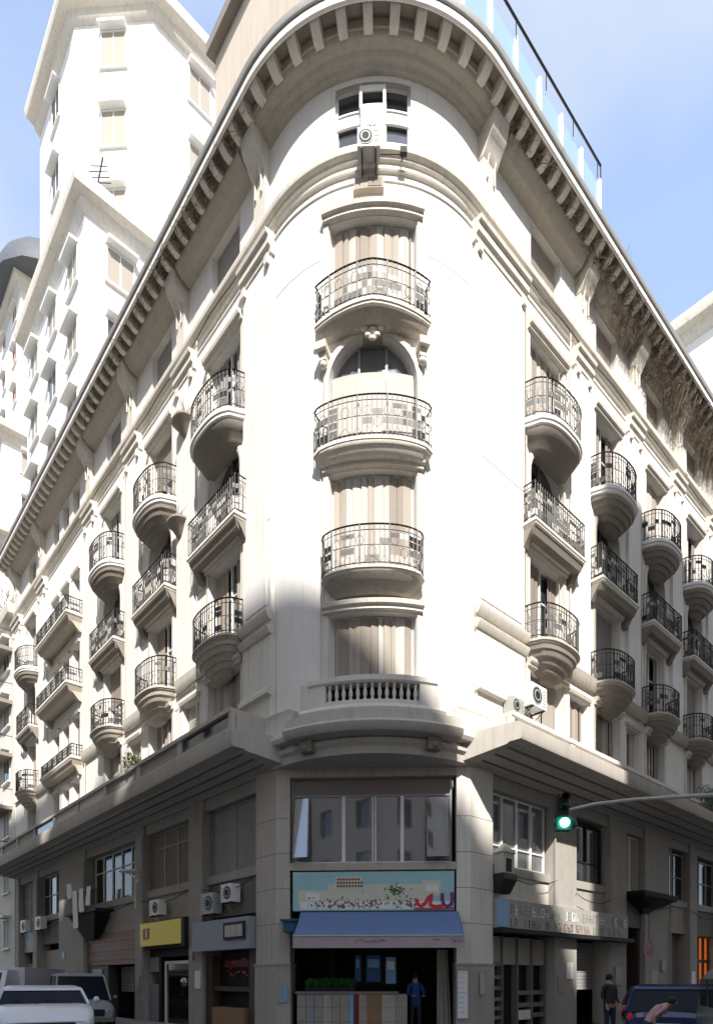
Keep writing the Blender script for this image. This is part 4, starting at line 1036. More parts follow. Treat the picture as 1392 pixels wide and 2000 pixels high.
s = MB().mt('trim'); s.box(-.8, 3.2, -3.8, -.75, 31.0, 31.3, rp2(TL+(TR-TL)*.35, ch, -bs)); part('eave', s, ph)
# glazed screen on the right roof
gs = thing('glass_roof_screen', 'tall slanting glass and white panel screen on the roof of the right wing', 'glass screen', fr(3, .3, 23.87))
s = MB().mt('white'); 
for i in range(6): s.box(-1.0+i*1.3, 0.15+i*1.3, -.1, -.02, 23.87, 25.0, fr)
part('white_panel', s, gs)
for i in range(7):
    x0 = -1.4+i*1.16; s = MB().mt('skyglass'); s.box(x0, x0+1.08, -.08, -.05, 25.1, 27.2, fr); part('glass_panel', s, gs)
    s = MB().mt('white'); s.box(x0+1.08, x0+1.16, -.12, .02, 23.87, 27.3, fr); part('post', s, gs)
s = MB().mt('iron'); s.tube([fr(-2.0, 0, 27.75), fr(6.7, 0, 27.75)], .035); s.tube([fr(6.7, 0, 27.75), fr(6.7, 0, 27.2)], .02)
for i in range(6): s.tube([fr(-1.0+i*1.5, 0, 27.2), fr(-1.0+i*1.5, 0, 27.75)], .014, 4)
part('hand_rail', s, gs)
s = MB().mt('stucco'); s.box(5.6, 6.7, -2.5, -.15, 23.87, 27.3, fr); part('end_wall', s, gs)
t = thing('rooftop_chimney', 'small white pointed chimney on the right wing roof', 'chimney', fr(12, -.3, 23.87)); s = MB().mt('stucco'); s.box(11.3, 12.1, -1.0, .1, 23.8, 25.2, fr); part('shaft', s, t)
s = MB().mt('stucco'); s.loop_loft([[fr(11.2, -1.1, 25.2), fr(12.2, -1.1, 25.2), fr(12.2, .2, 25.2), fr(11.2, .2, 25.2)], [fr(11.65, -.5, 26.1), fr(11.75, -.5, 26.1), fr(11.75, -.4, 26.1), fr(11.65, -.4, 26.1)]]); part('cap', s, t)
t = thing('roof_shrub', 'sparse dry shrub at the end of the roof glass screen', 'shrub', fr(7.0, .4, 23.87)); s = MB().mt('twig')
for i in range(60):
    b = Vector(fr(7.0, .4, 23.87)); e = b+Vector((rr.uniform(-.4, .4), rr.uniform(-.4, .4), rr.uniform(.2, 1.0))); s.tube([b, (b+e)/2+Vector((rr.uniform(-.1, .1), rr.uniform(-.1, .1), .1)), e], .012, 3, .004)
foliage(s, fr(7.0, .4, 24.5), .4, .4, .35, 120, .05, ['leaf2', 'twig'], rr); part('stems', s, t)

# ------------------------------------------------------------------ neighbouring buildings
def block(label, corner, d1, l1, d2, l2, z1, floors, z0=0, wallk='stucco', fh=3.2, corn=.5, w1=True, w2=True, gap=3.2, shk='shutter', topo=1.2, name='apartment_building', winw=1.2, winh=1.5, chamfer=0):
    corner = Vector(corner); d1 = Vector(d1); d2 = Vector(d2)
    t = thing(name, label, 'building', (corner.x, corner.y, 0))
    poly = [corner+d1*l1, corner+d1*chamfer, corner+d2*chamfer, corner+d2*l2, corner+d1*l1+d2*l2] if chamfer else [corner+d1*l1, corner, corner+d2*l2, corner+d1*l1+d2*l2]
    s = MB().mt(wallk); s.prism([(p.x, p.y) for p in poly], z0, z1); part('wall', s, t)
    if corn:
        ctr = corner+d1*l1/2+d2*l2/2; loops = []
        def off(e):
            o1, o2 = -d2, -d1    # outward of face along d1 is -d2
            c2 = [corner+d1*l1-d2*e+d1*0, ]
            if chamfer:
                k = e*.41
                return [corner+d1*l1-d2*e, corner+d1*(chamfer+-k)-d2*e, corner+d2*(chamfer-k)-d1*e, corner+d2*l2-d1*e, corner+d1*l1+d2*l2]
            return [corner+d1*l1-d2*e, corner-d1*e-d2*e, corner+d2*l2-d1*e, corner+d1*l1+d2*l2]
        s = MB().mt('trim')
        for e, z in ((.02, z1-.9), (corn*.3, z1-.7), (corn*.4, z1-.45), (corn*.9, z1-.35), (corn, z1-.1), (corn, z1+.15), (corn*.8, z1+.2)): loops.append([(p.x, p.y, z) for p in off(e)])
        s.loop_loft(loops); part('cornice', s, t)
    faces = []
    if w1: faces.append((corner+d1*chamfer, d1, -d2, l1-chamfer))
    if w2: faces.append((corner+d2*chamfer, d2, -d1, l2-chamfer))
    if chamfer:
        a = corner+d2*chamfer; b = corner+d1*chamfer; dd = (b-a).normalized(); faces.append((a, dd, -(d1+d2).normalized(), (b-a).length))
    r = random.Random(int(z1*10))
    for base, ds, dn, ln in faces:
        fn = rp2(base, ds, dn); n = max(1, int(ln/gap)); g = ln/n
        for f_ in range(floors):
            zb_ = z1-topo-winh-f_*fh
            if zb_ < z0+1: break
            for i in range(n):
                x = g*(i+.5)-winw/2
                s = MB().mt('white'); s.box(x-.08, x, -.05, .05, zb_-.08, zb_+winh+.08, fn); s.box(x+winw, x+winw+.08, -.05, .05, zb_-.08, zb_+winh+.08, fn)
                s.box(x, x+winw, -.05, .05, zb_+winh, zb_+winh+.08, fn); s.box(x-.15, x+winw+.15, 0, .14, zb_-.16, zb_-.08, fn); s.box(x-.12, x+winw+.12, 0, .42, zb_+winh+.1, zb_+winh+.24, fn)
                w_ = part('window', s, t)
                s = MB().mt(r.choice(['glass', shk, shk])); s.box(x, x+winw, -.03, .015, zb_, zb_+winh, fn)
                s.mt('white'); s.box(x+winw/2-.03, x+winw/2+.03, .015, .03, zb_, zb_+winh, fn); part('pane', s, w_)
    return t
def pxy(px, Y): return ((px-696)/F*Y, Y)
# tall white tower behind the left wing
tw = block('tall white apartment tower with chamfered corner and flared cornice rising behind the left wing', pxy(185, 33.2), dR, 20, dL, 9.5, 55.6, 9, 15, 'stucco', 4.4, .9, True, True, 4.6, 'shutter', 1.4, 'apartment_tower', 1.3, 1.9, 3.2)
for k, (x, z) in enumerate(((2.2, 36), (2.6, 30))): pass
block('lower white rooftop wing with beige sloping cornice in front of the tall tower', pxy(165, 28.6), dR, 6.5, dL, 9, 36.8, 4, 15, 'stucco', 3.3, .7, True, True, 3.0, 'shutter', 1.6, 'apartment_building')
block('white building with two beige cornice bands at the far left edge', pxy(4, 50), dR, 16, dL, 18, 44.8, 6, 0, 'stucco', 3.5, .9, True, True, 3.6, 'shutter')
block('cream building with thick cornice at the left edge beyond the long facade', pxy(4, 43), dR, 10, dL, 12, 31.8, 4, 0, 'stucco2', 3.4, .8, True, True, 3.5, 'shutter')
q = pxy(40, 62)
dm_ = block('distant white building under a dark slate dome at the far left', q, dR, 16, dL, 12, 69.5, 9, 0, 'stucco', 4.0, .8, True, True, 3.2, 'brickred')
s = MB().mt('slate'); cc = Vector(q)+dR*3+dL*1.5; loops = []
for a in range(8):
    t = a/7*pi/2; loops.append([(cc.x+5.2*max(.02, cos(t))*cos(k*pi/8), cc.y+5.2*max(.02, cos(t))*sin(k*pi/8), 69.6+5.0*sin(t)) for k in range(16)])
s.loop_loft(loops); part('dome', s, dm_)
# next house down the left street
n1 = block('narrow grey facade with small balconies joining the left end of the corner block', tuple(TL+dL*24.75), dL, 16, -nL, 10, 21.6, 6, 0, 'stucco2', 3.1, .5, True, False, 3.0, 'shutter_g')
for f_ in range(5):
    z = 8.2+f_*2.9; s = MB().mt('darkstone'); s.box(25.2, 28.6, 0, .7, z-.2, z, fl); b = part('balcony', s, n1); s = MB().mt('iron')
    for zz in (z+.9, z+.45, z+.08): s.tube([fl(25.2, .68, zz), fl(28.6, .68, zz)], .02, 4)
    for i in range(24): s.tube([fl(25.2+i*.148, .68, z), fl(25.2+i*.148, .68, z+.9)], .01, 4)
    s.tube([fl(25.2, 0, z+.9), fl(25.2, .68, z+.9)], .02, 4); part('railing', s, b)
# next house on the right street
block('taller white building with a plain side wall beyond the right end of the corner block', tuple(TR+dR*20.15), dR, 16, -nR, 12, 33.6, 8, 0, 'stucco', 3.3, .7, True, False, 3.0, 'shutter')
for lab, ox, oy, z, hgt in (('tall thin antenna mast on the white tower roof', 268, 37, 55.8, 5.0), ('bent antenna mast on the white tower roof near its right end', 372, 41, 54.5, 4.0), ('short antenna on the lower white rooftop wing', 190, 29.5, 37.0, 2.6), ('crooked antenna beside the sloping beige cornice of the rooftop wing', 215, 30.5, 37.0, 2.0)):
    x, y = pxy(ox, oy); t = thing('roof_antenna', lab, 'antenna', (x, y, z)); s = MB().mt('iron'); s.tube([(x, y, z-.6), (x+.05, y, z+hgt*.6), (x+.25, y, z+hgt)], .045, 5); part('mast', s, t)
    s = MB().mt('iron')
    for i in range(4): s.tube([(x-.5+i*.06, y, z+hgt*(.55+.1*i)), (x+.6-i*.06, y+.1, z+hgt*(.55+.1*i)+.1)], .025, 4)
    part('crossbars', s, t)
# opposite blocks (outside the frame; they shade the street and mirror in the glass)
def opp(label, base, dA, la, dB, lb, H, k):
    base = Vector(base); t = thing('apartment_building', label, 'building', (base.x, base.y, 0)); s = MB().mt(k)
    poly = [base, base+dA*la, base+dA*la+dB*lb, base+dB*lb]
    for (p, ds, ln, dn) in ((base, dA, la, -dB), (base, dB, lb, -dA)):
        fn = lambda u, d, z, p=p, ds=ds, dn=dn: ((p+ds*u+dn*d).x, (p+ds*u+dn*d).y, z)
        hs = []; n = int(ln/3.3); 
        for f_ in range(int(H/3.3)-1):
            for i in range(n):
                x = (i+.5)*ln/n; hs.append((x-.65, x+.65, 4.6+f_*3.3, 6.4+f_*3.3))
        us = sorted({0, ln, *[h[0] for h in hs], *[h[1] for h in hs]}); zs = sorted({0, H, *[h[2] for h in hs], *[h[3] for h in hs]})
        xs = [(h[0], h[1]) for h in hs[:n]]; zz = sorted({(h[2], h[3]) for h in hs})
        for a, b in zip(us, us[1:]):
            for c, e in zip(zs, zs[1:]):
                um, zm = (a+b)/2, (c+e)/2
                hole = any(x[0] < um < x[1] for x in xs) and any(q_[0] < zm < q_[1] for q_ in zz)
                if hole: s.mt('darkglass'); s.face([fn(a, -.25, c), fn(b, -.25, c), fn(b, -.25, e), fn(a, -.25, e)]); s.mt(k)
                else: s.face([fn(a, 0, c), fn(b, 0, c), fn(b, 0, e), fn(a, 0, e)])
        for h in hs[::1]:
            s.face([fn(h[0], 0, h[2]), fn(h[0], -.25, h[2]), fn(h[0], -.25, h[3]), fn(h[0], 0, h[3])]); s.face([fn(h[0], 0, h[2]), fn(h[1], 0, h[2]), fn(h[1], -.25, h[2]), fn(h[0], -.25, h[2])])
    s.face([(p.x, p.y, H) for p in poly]); a, b, c, d = poly
    for p, q_ in ((b, c), (c, d)): s.face([(p.x, p.y, 0), (q_.x, q_.y, 0), (q_.x, q_.y, H), (p.x, p.y, H)])
    part('wall', s, t)
X0 = Vector((0, 0))
def SP(a, b): # point with d_L=a, d_R=b  (distances out of the two facade planes)
    return TL+nL*a+nR*(b-(TL-TR).dot(nR)) if True else None
WS = 14.2
dgn = SP(WS, WS); opp('tan apartment block on the opposite corner of the crossing', dgn, nR, 26, nL, 26, 34.0, 'blockwall')
sun_block_l = SP(WS+6.5, WS); opp('unseen tan tower block added behind the opposite corner to shade the left ground floor', sun_block_l, nR, 3.7, nL, 14, 42.5, 'blockwall')  # added tower section, unseen, blocks a sun patch on the left ground floor
sun_block_r = SP(WS, 30.0); opp('unseen tan slab block added by the opposite corner to shade the right shopfront', sun_block_r, nR, 10, nL, 8, 38.0, 'blockwall')  # added slab, out of view, keeps sun off the right shopfront
lft = SP(WS, 0); opp('grey brown apartment block across the left street', lft+dL*0.0, dL, 40, nL, 14, 33.0, 'blockwall2')
rgt = SP(0, WS); opp('grey brown apartment block across the right street', rgt, dR, 40, nR, 14, 33.5, 'blockwall2')

# ------------------------------------------------------------------ ground
s = MB().mt('earth'); s.face([(-900, -900, -.012), (900, -900, -.012), (900, 900, -.012), (-900, 900, -.012)]); struct(s.build('ground'))
s = MB().mt('asphalt')
def strip(base, ds, dn, a0, a1, b0, b1, z): s.face([(*(base+ds*a+dn*b), z) for a, b in ((a0, b0), (a1, b0), (a1, b1), (a0, b1))])
strip(TL, dL, nL, -40, 90, 1.45, 12.4, .0); struct(s.build('road'))
s = MB().mt('asphalt'); strip(TR, dR, nR, -40, 90, 1.45, 12.4, .004); struct(s.build('road'))
s = MB().mt('pave')
pts = [P(u, 1.3) for u in usteps(-80, ARC+80)]; inn = [P(u, -.3) for u in usteps(-80, ARC+80)]
s.grid([[(x, y, .12) for x, y in inn], [(x, y, .12) for x, y in pts]]); struct(s.build('pavement'))
s = MB().mt('kerb'); usweep(s, -80, ARC+80, [(1.3, -.01), (1.46, -.01), (1.46, .11), (1.44, .125), (1.3, .125)]); struct(s.build('kerb'))
s = MB().mt('paint')
for i in range(8): q_ = SP(6+i*.0, 3.6); base = TR+nR*3.2+dR*(-3.2); strip(TR, dR, nR, -2.6, -.6, 3.2+i*1.0, 3.7+i*1.0, .009)
struct(s.build('road_marking'))

t = thing('rooftop_shrub', 'bare twiggy shrub on the roof of the narrow grey facade at the far left', 'shrub', fl(27.6, -.8, 21.8)); s = MB().mt('twig'); rr = random.Random(31)
def twig(b, d, l, r_, dep):
    e = b+d*l; m_ = (b+e)/2+Vector((rr.uniform(-.1, .1), rr.uniform(-.1, .1), 0))*l; s.tube([b, m_, e], r_, 4, r_*.6)
    if dep:
        for _ in range(3): twig(e if _ else m_, (d+Vector((rr.uniform(-.9, .9), rr.uniform(-.9, .9), rr.uniform(-.2, .6)))).normalized(), l*.68, r_*.6, dep-1)
for _ in range(4): twig(Vector(fl(27.0+_*.5, -.8, 21.7)), Vector((rr.uniform(-.5, .5), rr.uniform(-.5, .5), 1)).normalized(), 1.0, .05, 4)
part('branches', s, t)
# ------------------------------------------------------------------ vehicles
def sup(hw, z0, z1, n=16, e=3.2):
    zc, hz = (z0+z1)/2, (z1-z0)/2; o = []
    for k in range(n):
        a = 2*pi*k/n; c, s_ = cos(a), sin(a); o.append((hw*math.copysign(abs(c)**(2/e), c), zc+hz*math.copysign(abs(s_)**(2/e), s_)))
    return o
def vehicle(label, cat, name, loc, ang, k, ln=4.3, wd=1.75, h=1.45, hood=.95, belt=.95, cab=(-1.7, .9), top=(-1.3, .3), rear='redlamp', van=False, group=None, e=3.6):
    ca, sa = cos(ang), sin(ang)
    def W(x, y, z): return (loc[0]+x*ca-y*sa, loc[1]+x*sa+y*ca, loc[2]+z)
    t = thing(name, label, cat, loc, group); hw = wd/2
    s = MB().mt(k); st = []
    for x, f, z0_, z1_ in ((-ln/2, .86, .42, belt*.86), (-ln/2+.12, .95, .3, belt*.97), (-ln/2+.6, 1, .24, belt), (cab[1], 1, .22, belt), (ln/2-.7, .98, .24, hood*.97), (ln/2-.2, .93, .28, hood*.88), (ln/2, .82, .38, hood*.72)):
        st.append([W(x, y, z) for y, z in sup(hw*f, z0_, z1_, 28, e)])
    s.loop_loft(st); body = part('body', s, t)
    s = MB().mt(k); gt = h-.02; tw_ = hw*.80
    def ring(x0, x1, w_, z): return [W(x0, -w_, z), W(x1, -w_, z), W(x1, w_, z), W(x0, w_, z)]
    s.loop_loft([ring(top[0]-.03, top[1]+.03, tw_+.02, gt-.07), ring(top[0], top[1], tw_, gt-.01), ring(top[0]+.15, top[1]-.15, tw_*.85, gt+.03)])
    def P4(x, y, z): return Vector(W(x, y, z))
    for sy in (-1, 1):
        for xb, xt in ((cab[0], top[0]), (cab[1], top[1]), ((cab[0]+cab[1])/2, (top[0]+top[1])/2)):
            s.tube([P4(xb, sy*hw*.93, belt-.03), P4(xt, sy*tw_, gt-.05)], .035, 5)
    part('roof', s, t)
    g = MB().mt('carglass'); b = belt-.04
    g.loop_loft([[W(cab[0]+.01, -hw*.92, b), W(cab[1]-.01, -hw*.92, b), W(cab[1]-.01, hw*.92, b), W(cab[0]+.01, hw*.92, b)], [W(top[0]+.01, -tw_+.01, gt-.06), W(top[1]-.01, -tw_+.01, gt-.06), W(top[1]-.01, tw_-.01, gt-.06), W(top[0]+.01, tw_-.01, gt-.06)]])
    part('window_glass', g, t)
    for sy in (-1, 1):
        for x in (ln/2-.8, -ln/2+.8):
            wf = MB().mt('tyre'); q0_ = Vector(W(x, sy*(hw-.1), .32)); ax = Vector((-sa, ca, 0)); wf.disc(q0_, ax, .32, .2, 24); w_ = part('wheel', wf, t)
            wf = MB().mt('rim'); wf.disc(q0_+ax*sy*.1, ax, .2, .02, 16); part('rim', wf, w_)
        s = MB().mt('lamp'); s.ball(W(ln/2-.13, sy*hw*.66, hood*.66), .16, .5, 1, .55); part('headlight', s, t)
        s = MB().mt(rear); s.ball(W(-ln/2+.10, sy*hw*.84, belt*.78), .12, .5, .7, 1.2); part('tail_light', s, t)
        s = MB().mt(k); s.ball(W(cab[1]-.15, sy*(hw+.1), belt+.06), .1, .6, 1, .7); part('mirror', s, t)
    s = MB().mt('black'); s.box(ln/2-.06, ln/2+.02, -hw*.55, hw*.55, .46, hood*.70, W); part('grille', s, t)
    s = MB().mt('black')
    for y0_ in (-.1, .5): s.tube([W(cab[1]+.06, y0_, belt+.0), W(cab[1]-.12, y0_-.45, belt+.09)], .011, 4)
    part('wiper', s, t)
    s = MB().mt('concrete_dark'); s.box(ln/2-.12, ln/2+.07, -hw*.86, hw*.86, .28, .42, W); s.box(-ln/2-.07, -ln/2+.12, -hw*.86, hw*.86, .3, .46, W); part('bumper', s, t)
    s = MB().mt('white'); s.box(-ln/2-.02, -ln/2+.0, -.24, .24, .56, .68, W); part('number_plate', s, t)
    return t, W
fa = math.atan2(-bs.y, 0)
# pickup facing camera at the lower left
vehicle('white pickup with dark windscreen facing the viewer at the lower left', 'pickup', 'parked_pickup', (-6.85, 13.9, 0), radians(-62), 'carwhite', 4.6, 1.84, 1.45, 1.12, 1.1, (-.8, 1.0), (-.55, .62), e=8)
t = thing('box_truck', 'white box truck behind the pickup at the lower left', 'truck', (-11.6, 21.5, 0))
def BW(x, y, z): a = radians(-80); return (-12.1+x*cos(a)-y*sin(a), 21.8+x*sin(a)+y*cos(a), z)
s = MB().mt('carwhite'); s.box(-3.5, 1.2, -1.1, 1.1, .6, 1.98, BW); part('cargo_box', s, t)
s = MB().mt('carwhite'); s.loop_loft([[BW(1.25, -1, .5), BW(2.9, -1, .5), BW(2.9, 1, .5), BW(1.25, 1, .5)], [BW(1.25, -1, 1.2), BW(2.8, -1, 1.2), BW(2.8, 1, 1.2), BW(1.25, 1, 1.2)], [BW(1.25, -.92, 1.88), BW(2.2, -.92, 1.88), BW(2.2, .92, 1.88), BW(1.25, .92, 1.88)]]); part('cab', s, t)
s = MB().mt('darkglass'); s.face([BW(2.82, -.85, 1.22), BW(2.82, .85, 1.22), BW(2.28, .8, 1.8), BW(2.28, -.8, 1.8)]); part('windscreen', s, t)
s = MB().mt('darkglass'); s.box(-1.6, -.9, -1.11, -1.1, 1.2, 1.7, BW); part('side_window', s, t)
for x in (-2.5, 2.0):
    for y in (-1, 1):
        s = MB().mt('tyre'); a = radians(-80); s.disc(BW(x, y*.95, .42), (-sin(a), cos(a), 0), .42, .25, 24); w_ = part('wheel', s, t); s = MB().mt('rim'); s.disc(BW(x, y*1.08, .42), (-sin(a), cos(a), 0), .22, .03, 16); part('rim', s, w_)
vehicle('pale grey hatchback parked right behind the white pickup', 'car', 'parked_car', (-9.2, 21.2, 0), radians(-60), 'grey', 4.2, 1.75, 1.78, .95, .95, (-1.9, 1.1), (-1.7, .4))
# right street cars
aR = math.atan2(dR.y, dR.x)
vehicle('dark navy hatchback seen from behind on the right street', 'car', 'parked_car', (9.2, 18.9, 0), radians(54), 'carnavy', 4.1, 1.75, 1.4, .92, .92, (-1.9, .9), (-1.5, .25))
vehicle('glossy dark blue car with red tail lamps beside the grey van', 'car', 'parked_car', (7.4, 15.0, 0), radians(62), 'carblue', 4.2, 1.75, 1.47, .92, .95, (-2.0, .9), (-1.55, .2))
vehicle('black car parked farther along the right street behind the navy hatchback', 'car', 'parked_car', (12.6, 22.4, 0), aR, 'carnavy', 4.2, 1.7, 1.42, .92, .92, (-1.9, .9), (-1.5, .25))
# grey van at lower right edge
t = thing('grey_van', 'grey van cut off by the lower right edge of the picture', 'van', (7.6, 11.0, 0))
def VW(x, y, z): a = radians(70); return (7.05+x*cos(a)-y*sin(a), 10.8+x*sin(a)+y*cos(a), z)
s = MB().mt('vangrey'); L_ = []
for x, f, tz in ((-2.3, .9, 1.72), (-2.2, .97, 1.80), (-1.9, 1, 1.84), (1.2, 1, 1.84), (1.9, .97, 1.2), (2.5, .9, .9)): L_.append([VW(x, y, z) for y, z in sup(.92*f, .3, tz, 24, 5)])
s.loop_loft(L_); part('body', s, t)
s = MB().mt('darkglass'); s.loop_loft([[VW(-2.315-.01*0, y, z) for y, z in sup(.66, 1.08, 1.66, 20, 5)], [VW(-2.26, y, z) for y, z in sup(.7, 1.04, 1.70, 20, 5)]]); part('rear_window', s, t)
for x0, x1 in ((-1.9, -.8), (-.7, .4), (.5, 1.3)):
    s = MB().mt('darkglass'); s.box(x0, x1, .905, .925, 1.1, 1.6, VW); part('side_window', s, t)
for x in (-1.5, 1.6):
    for y in (-1, 1):
        a = radians(70); s = MB().mt('tyre'); s.disc(VW(x, y*.85, .34), (-sin(a), cos(a), 0), .34, .22, 24); w_ = part('wheel', s, t); s = MB().mt('rim'); s.disc(VW(x, y*.96, .34), (-sin(a), cos(a), 0), .2, .02, 16); part('rim', s, w_)
for y in (-1, 1): s = MB().mt('redlamp'); s.ball(VW(-2.24, y*.8, 1.0), .16, .4, .5, 1.2); part('tail_light', s, t)

# ------------------------------------------------------------------ traffic signal
t = thing('traffic_signal', 'overhead traffic signal with lit green lamp on a long pale arm', 'traffic light', (9.4, 13.4, 0))
Y = 12.0; s = MB().mt('steel'); s.tube([at(1470, 2040, 12.6), at(1470, 1560, 12.6)], .09, 10, .07); s.tube([at(1470, 1568, 12.6), at(1420, 1552, 12.4), at(1340, 1556, 12.2), at(1240, 1562, 12.1), at(1160, 1571, 12.0), at(1108, 1583, 12.0)], .052, 8, .026)
part('pole', s, t)
s = MB().mt('steel'); s.tube([at(1109, 1560, 12.0), at(1109, 1612, 12.0)], .022, 6); part('hanger', s, t)
c = at(1096, 1572, Y); s = MB().mt('black'); s.box(-.11, .11, -.1, .1, -.24, .16, lambda x, y, z: (c[0]+x, c[1]+y, c[2]+z)); s.ball((c[0], c[1], c[2]+.16), .11, 1, 1, .6)
for z in (.08, -.12):
    pts = [(c[0]+.085*cos(a), c[1]-.1, c[2]+z+.085*sin(a)) for a in [pi*i/8 for i in range(9)]]; pts2 = [(p[0], p[1]-.16, p[2]-.01) for p in pts]; s.grid([pts, pts2])
part('signal_head', s, t)
c2 = at(1101, 1608, Y-.05); s = MB().mt('signal_body'); s.box(-.14, .14, -.02, .16, -.13, .11, lambda x, y, z: (c2[0]+x, c2[1]+y, c2[2]+z)); s.ball((c2[0]+.06, c2[1]+.08, c2[2]), .2, 1.1, .5, .6, 14)
part('lamp_housing', s, t)
s = MB().mt('signal_green'); s.disc((c2[0], c2[1]-.05, c2[2]), (0, 1, 0), .085, .05, 20); part('green_lens', s, t)
# wall lantern / camera on right pillar, and left white lamp
t = thing('wall_lantern', 'dark lantern with cream arched niche on the wall right of the corner pillar', 'lamp', RP(1.2, .3, 4.0)); s = MB().mt('iron'); s.box(.95, 1.55, -.02, .34, 4.2, 4.35, fr); s.loop_loft([[RP(1.0, 0, 3.85), RP(1.5, 0, 3.85), RP(1.5, .15, 3.85), RP(1.0, .15, 3.85)], [RP(.95, 0, 4.2), RP(1.55, 0, 4.2), RP(1.55, .34, 4.2), RP(.95, .34, 4.2)]]); part('bracket', s, t)
s = MB().mt('shutter_w'); s.box(1.0, 1.5, 0, .28, 4.35, 4.9, fr); s.loop_loft([[RP(.95, 0, 4.9), RP(1.55, 0, 4.9), RP(1.55, .32, 4.9), RP(.95, .32, 4.9)], [RP(1.2, .1, 5.15), RP(1.3, .1, 5.15), RP(1.3, .18, 5.15), RP(1.2, .18, 5.15)]]); s.mt('black'); s.box(1.13, 1.37, .28, .29, 4.4, 4.75, fr); part('lantern_body', s, t)
t = thing('street_lamp', 'flat white wall lamp on an arm between the third bay and the yellow sign', 'lamp', fl(8.5, .1, 5.0)); s = MB().mt('white'); s.tube([fl(8.5, 0, 4.0), fl(8.5, .12, 4.1), fl(8.5, .15, 5.2), fl(8.6, .3, 5.3)], .03, 6); part('arm', s, t); s = MB().mt('white'); s.ball(fl(8.2, .45, 5.33), .3, 1.3, .8, .25); part('shade', s, t)
# cluttered small terrace with white things on the left
t = thing('iron_terrace', 'dark iron window terrace crowded with white laundry above the timber shopfront', 'terrace', fl(12.5, .3, 4.3)); s = MB().mt('black'); s.box(11.0, 14.6, -.1, .6, 4.2, 4.3, fl); s.loop_loft([[fl(12.6, -.1, 3.2), fl(13.6, -.1, 3.2), fl(13.6, .1, 3.2), fl(12.6, .1, 3.2)], [fl(11.4, -.1, 4.2), fl(14.4, -.1, 4.2), fl(14.4, .5, 4.2), fl(11.4, .5, 4.2)]]); part('platform', s, t)
s = MB().mt('iron')
for i in range(26): s.tube([fl(11.0+i*.144, .58, 4.3), fl(11.0+i*.144, .58, 5.0)], .01, 4)
s.tube([fl(11, .58, 5.0), fl(14.6, .58, 5.0)], .02, 4); part('railing', s, t)
rr = random.Random(21)
for i, lab in enumerate(('white shirt drying on the left street terrace, nearest the corner', 'white towel drying on the left street terrace, second from the corner', 'long white sheet hanging over the terrace rail', 'crumpled white cloth at the far end of the terrace')):
    x = 11.4+i*.75; t = thing('laundry', lab, 'laundry', fl(x, .62, 4.5), 'laundry on the terrace'); s = MB().mt('white'); rows = []
    ln_ = (.7, .9, 1.5, .6)[i]; zt_ = 5.15 if i != 3 else 5.5
    for j in range(7): rows.append([fl(x+k*.07, .64+.03*sin(k*1.7+j*.4+i), zt_-ln_*j/6+.02*sin(k*2+i)) for k in range(8)])
    s.grid(rows); part('cloth', s, t)

# ------------------------------------------------------------------ people
def person(label, loc, ang, joints, radii, edges, mats_fn, hair=True, scale=1.0):
    ca, sa = cos(ang), sin(ang)
    me = bpy.data.meshes.new('person'); me.from_pydata([(x*scale, y*scale, z*scale) for x, y, z in joints], edges, [])
    o = bpy.data.objects.new('person', me); C.objects.link(o)
    m = o.modifiers.new('s', 'SKIN'); m.use_smooth_shade = True
    for v, r in zip(me.skin_vertices[0].data, radii): v.radius = (r*scale, r*scale)
    me.skin_vertices[0].data[0].use_root = True
    m2 = o.modifiers.new('b', 'SUBSURF'); m2.levels = 2; m2.render_levels = 2
    dg = bpy.context.evaluated_depsgraph_get(); nm = bpy.data.meshes.new_from_object(o.evaluated_get(dg)); bpy.data.objects.remove(o)
    ks = []; 
    for p in nm.polygons:
        k = mats_fn([c/scale for c in p.center]); 
        if k not in ks: ks.append(k)
    nm.materials.clear()
    for k in ks: nm.materials.append(M[k])
    for p in nm.polygons: p.material_index = ks.index(mats_fn([c/scale for c in p.center])); p.use_smooth = True
    o = bpy.data.objects.new('person', nm); C.objects.link(o); o.location = loc; o.rotation_euler = (0, 0, ang); WL[o] = Vector(loc); tag(o, label, 'person')
    return o
def hand(J, Rr, E, wrist, dirv, side):
    w0 = len(J)-1; wv_ = Vector(J[wrist]); d = Vector(dirv).normalized(); x = Vector((1, 0, 0)) if abs(d.x) < .7 else Vector((0, 1, 0)); x = (x-d*x.dot(d)).normalized()
    J.append(tuple(wv_+d*.07)); Rr.append(.028); pi_ = len(J)-1; E.append((wrist, pi_))
    for i, (o_, l_) in enumerate(((-.03, .07), (-.011, .08), (.009, .077), (.028, .06))):
        a = wv_+d*.09+x*o_; J.append(tuple(a)); Rr.append(.010); k = len(J)-1; E.append((pi_, k)); b = a+d*l_*.6+Vector((0, -.01, -.0)); J.append(tuple(b)); Rr.append(.009); E.append((k, k+1)); J.append(tuple(b+d*l_*.4+Vector((0, -.02, 0)))); Rr.append(.008); E.append((k+1, k+2))
    a = wv_+d*.03+x*(.035*side); J.append(tuple(a)); Rr.append(.012); k = len(J)-1; E.append((pi_, k)); J.append(tuple(a+d*.05+x*.025*side)); Rr.append(.010); E.append((k, k+1))
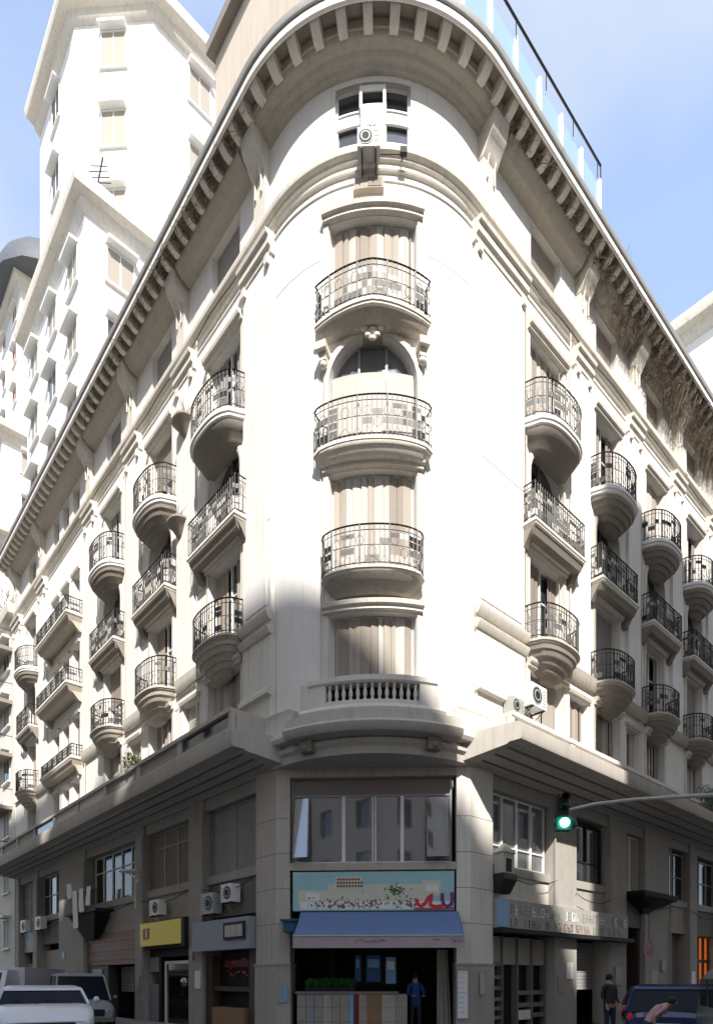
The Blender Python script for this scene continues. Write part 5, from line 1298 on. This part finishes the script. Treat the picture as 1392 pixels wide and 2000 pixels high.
def make_person(label, loc, ang, top, bottom, pose='stand', scale=1.0, longsleeve=True):
    J = [(0, 0, .95), (0, -.0, 1.12), (0, .0, 1.32), (0, .01, 1.44), (0, 0, 1.53), (0, -.015, 1.63), (0, -.01, 1.71)]; Rr = [.15, .14, .165, .10, .055, .095, .075]; E = [(i, i+1) for i in range(6)]
    for sd in (-1, 1):
        i = len(J); J += [(sd*.19, 0, 1.40), (sd*.24, .02, 1.13), (sd*.22, -.13, .93)] if pose != 'reach' else [(sd*.19, 0, 1.40), (sd*.23, -.1, 1.16), (sd*.14, -.34, 1.12)]
        Rr += [.062, .046, .030]; E += [(3, i), (i, i+1), (i+1, i+2)]
        hand(J, Rr, E, i+2, (0, -.35, -.9) if pose != 'reach' else (0, -1, -.05), -sd)
    for sd in (-1, 1):
        i = len(J); J += [(sd*.095, 0, .84), (sd*.11, -.02, .48), (sd*.12, .02, .09), (sd*.13, -.14, .04)]; Rr += [.10, .065, .045, .035]; E += [(0, i), (i, i+1), (i+1, i+2), (i+2, i+3)]
    if pose == 'bend':
        def bd(p):
            if p[2] > .95:
                h_ = p[2]-.95; a = radians(52); return (p[0], p[1]*cos(a)-h_*sin(a), .95+h_*cos(a)-p[1]*0)
            return p
        J = [bd(p) for p in J]
        hz = J[5]; 
    hd = Vector(J[5])
    def mf(c):
        v = Vector(c)
        if (v-Vector(J[5])).length < .16 or (v-Vector(J[4])).length < .06: return 'skin'
        if v.z < .07: return 'black'
        if v.z < .93 and abs(v.x) < .2 and v.y > -.1: return bottom
        for q in J[9:]:
            pass
        for w_ in (9, 9+3+17-3):
            pass
        for wi in wr:
            if (v-Vector(J[wi])).dot(Vector(J[wi])-Vector(J[wi-1])) > -.002 and (v-Vector(J[wi])).length < .24: return 'skin'
        return top
    wr = [9]; n1_ = 7+3; cnt = 1+12+2; wr.append(7+3+cnt+2)
    o = person(label, loc, ang, J, Rr, E, mf, scale=scale)
    s = MB().mt('hair'); h_ = hd*scale; loops = []
    def loc2(x, y, z): 
        return (loc[0]+x, loc[1]+y, loc[2]+z)      # parented: the person's own turn is applied by the parent
    s.ball((0, 0, 0), .108*scale, .92, 1.05, 1.0, 12); s.v = [loc2(h_.x+v[0], h_.y+v[1]+.022*scale, h_.z+v[2]+.03*scale) for v in s.v]; part('hair', s, o)
    s = MB().mt('skin'); s.ball((0, 0, 0), .02*scale, .8, 1, 1.2, 6); s.v = [loc2(h_.x+v[0], h_.y+v[1]-.098*scale, h_.z+v[2]-.01*scale) for v in s.v]; part('nose', s, o)
    s = MB().mt('black')
    for sx in (-1, 1): b = MB(); b.ball((sx*.035*scale, -.09*scale, .02*scale), .012*scale, 1, .6, .7, 6); i0 = len(s.v); s.v += [loc2(h_.x+v[0], h_.y+v[1], h_.z+v[2]) for v in b.v]; s.f += [tuple(i+i0 for i in f) for f in b.f]; s.m += [0]*len(b.f)
    part('eyes', s, o)
    return o
p = Q(3.55, -.65, .12); make_person('person in a blue work shirt standing in the dark corner shop doorway', p, radians(8), 'shirt_blue', 'trousers', 'reach', .93)
p = at(1190, 1913, 17.3); make_person('person in dark clothes standing by the shopfront behind the parked cars', (p[0], p[1], .0+.0), radians(20), 'shirt_dark', 'trousers', 'stand', .99)
p = at(1262, 1913, 12.5); make_person('person in a pink top bending forward beside the dark blue car', (p[0], p[1], 0), radians(75), 'shirt_pink', 'trousers', 'bend', .84)
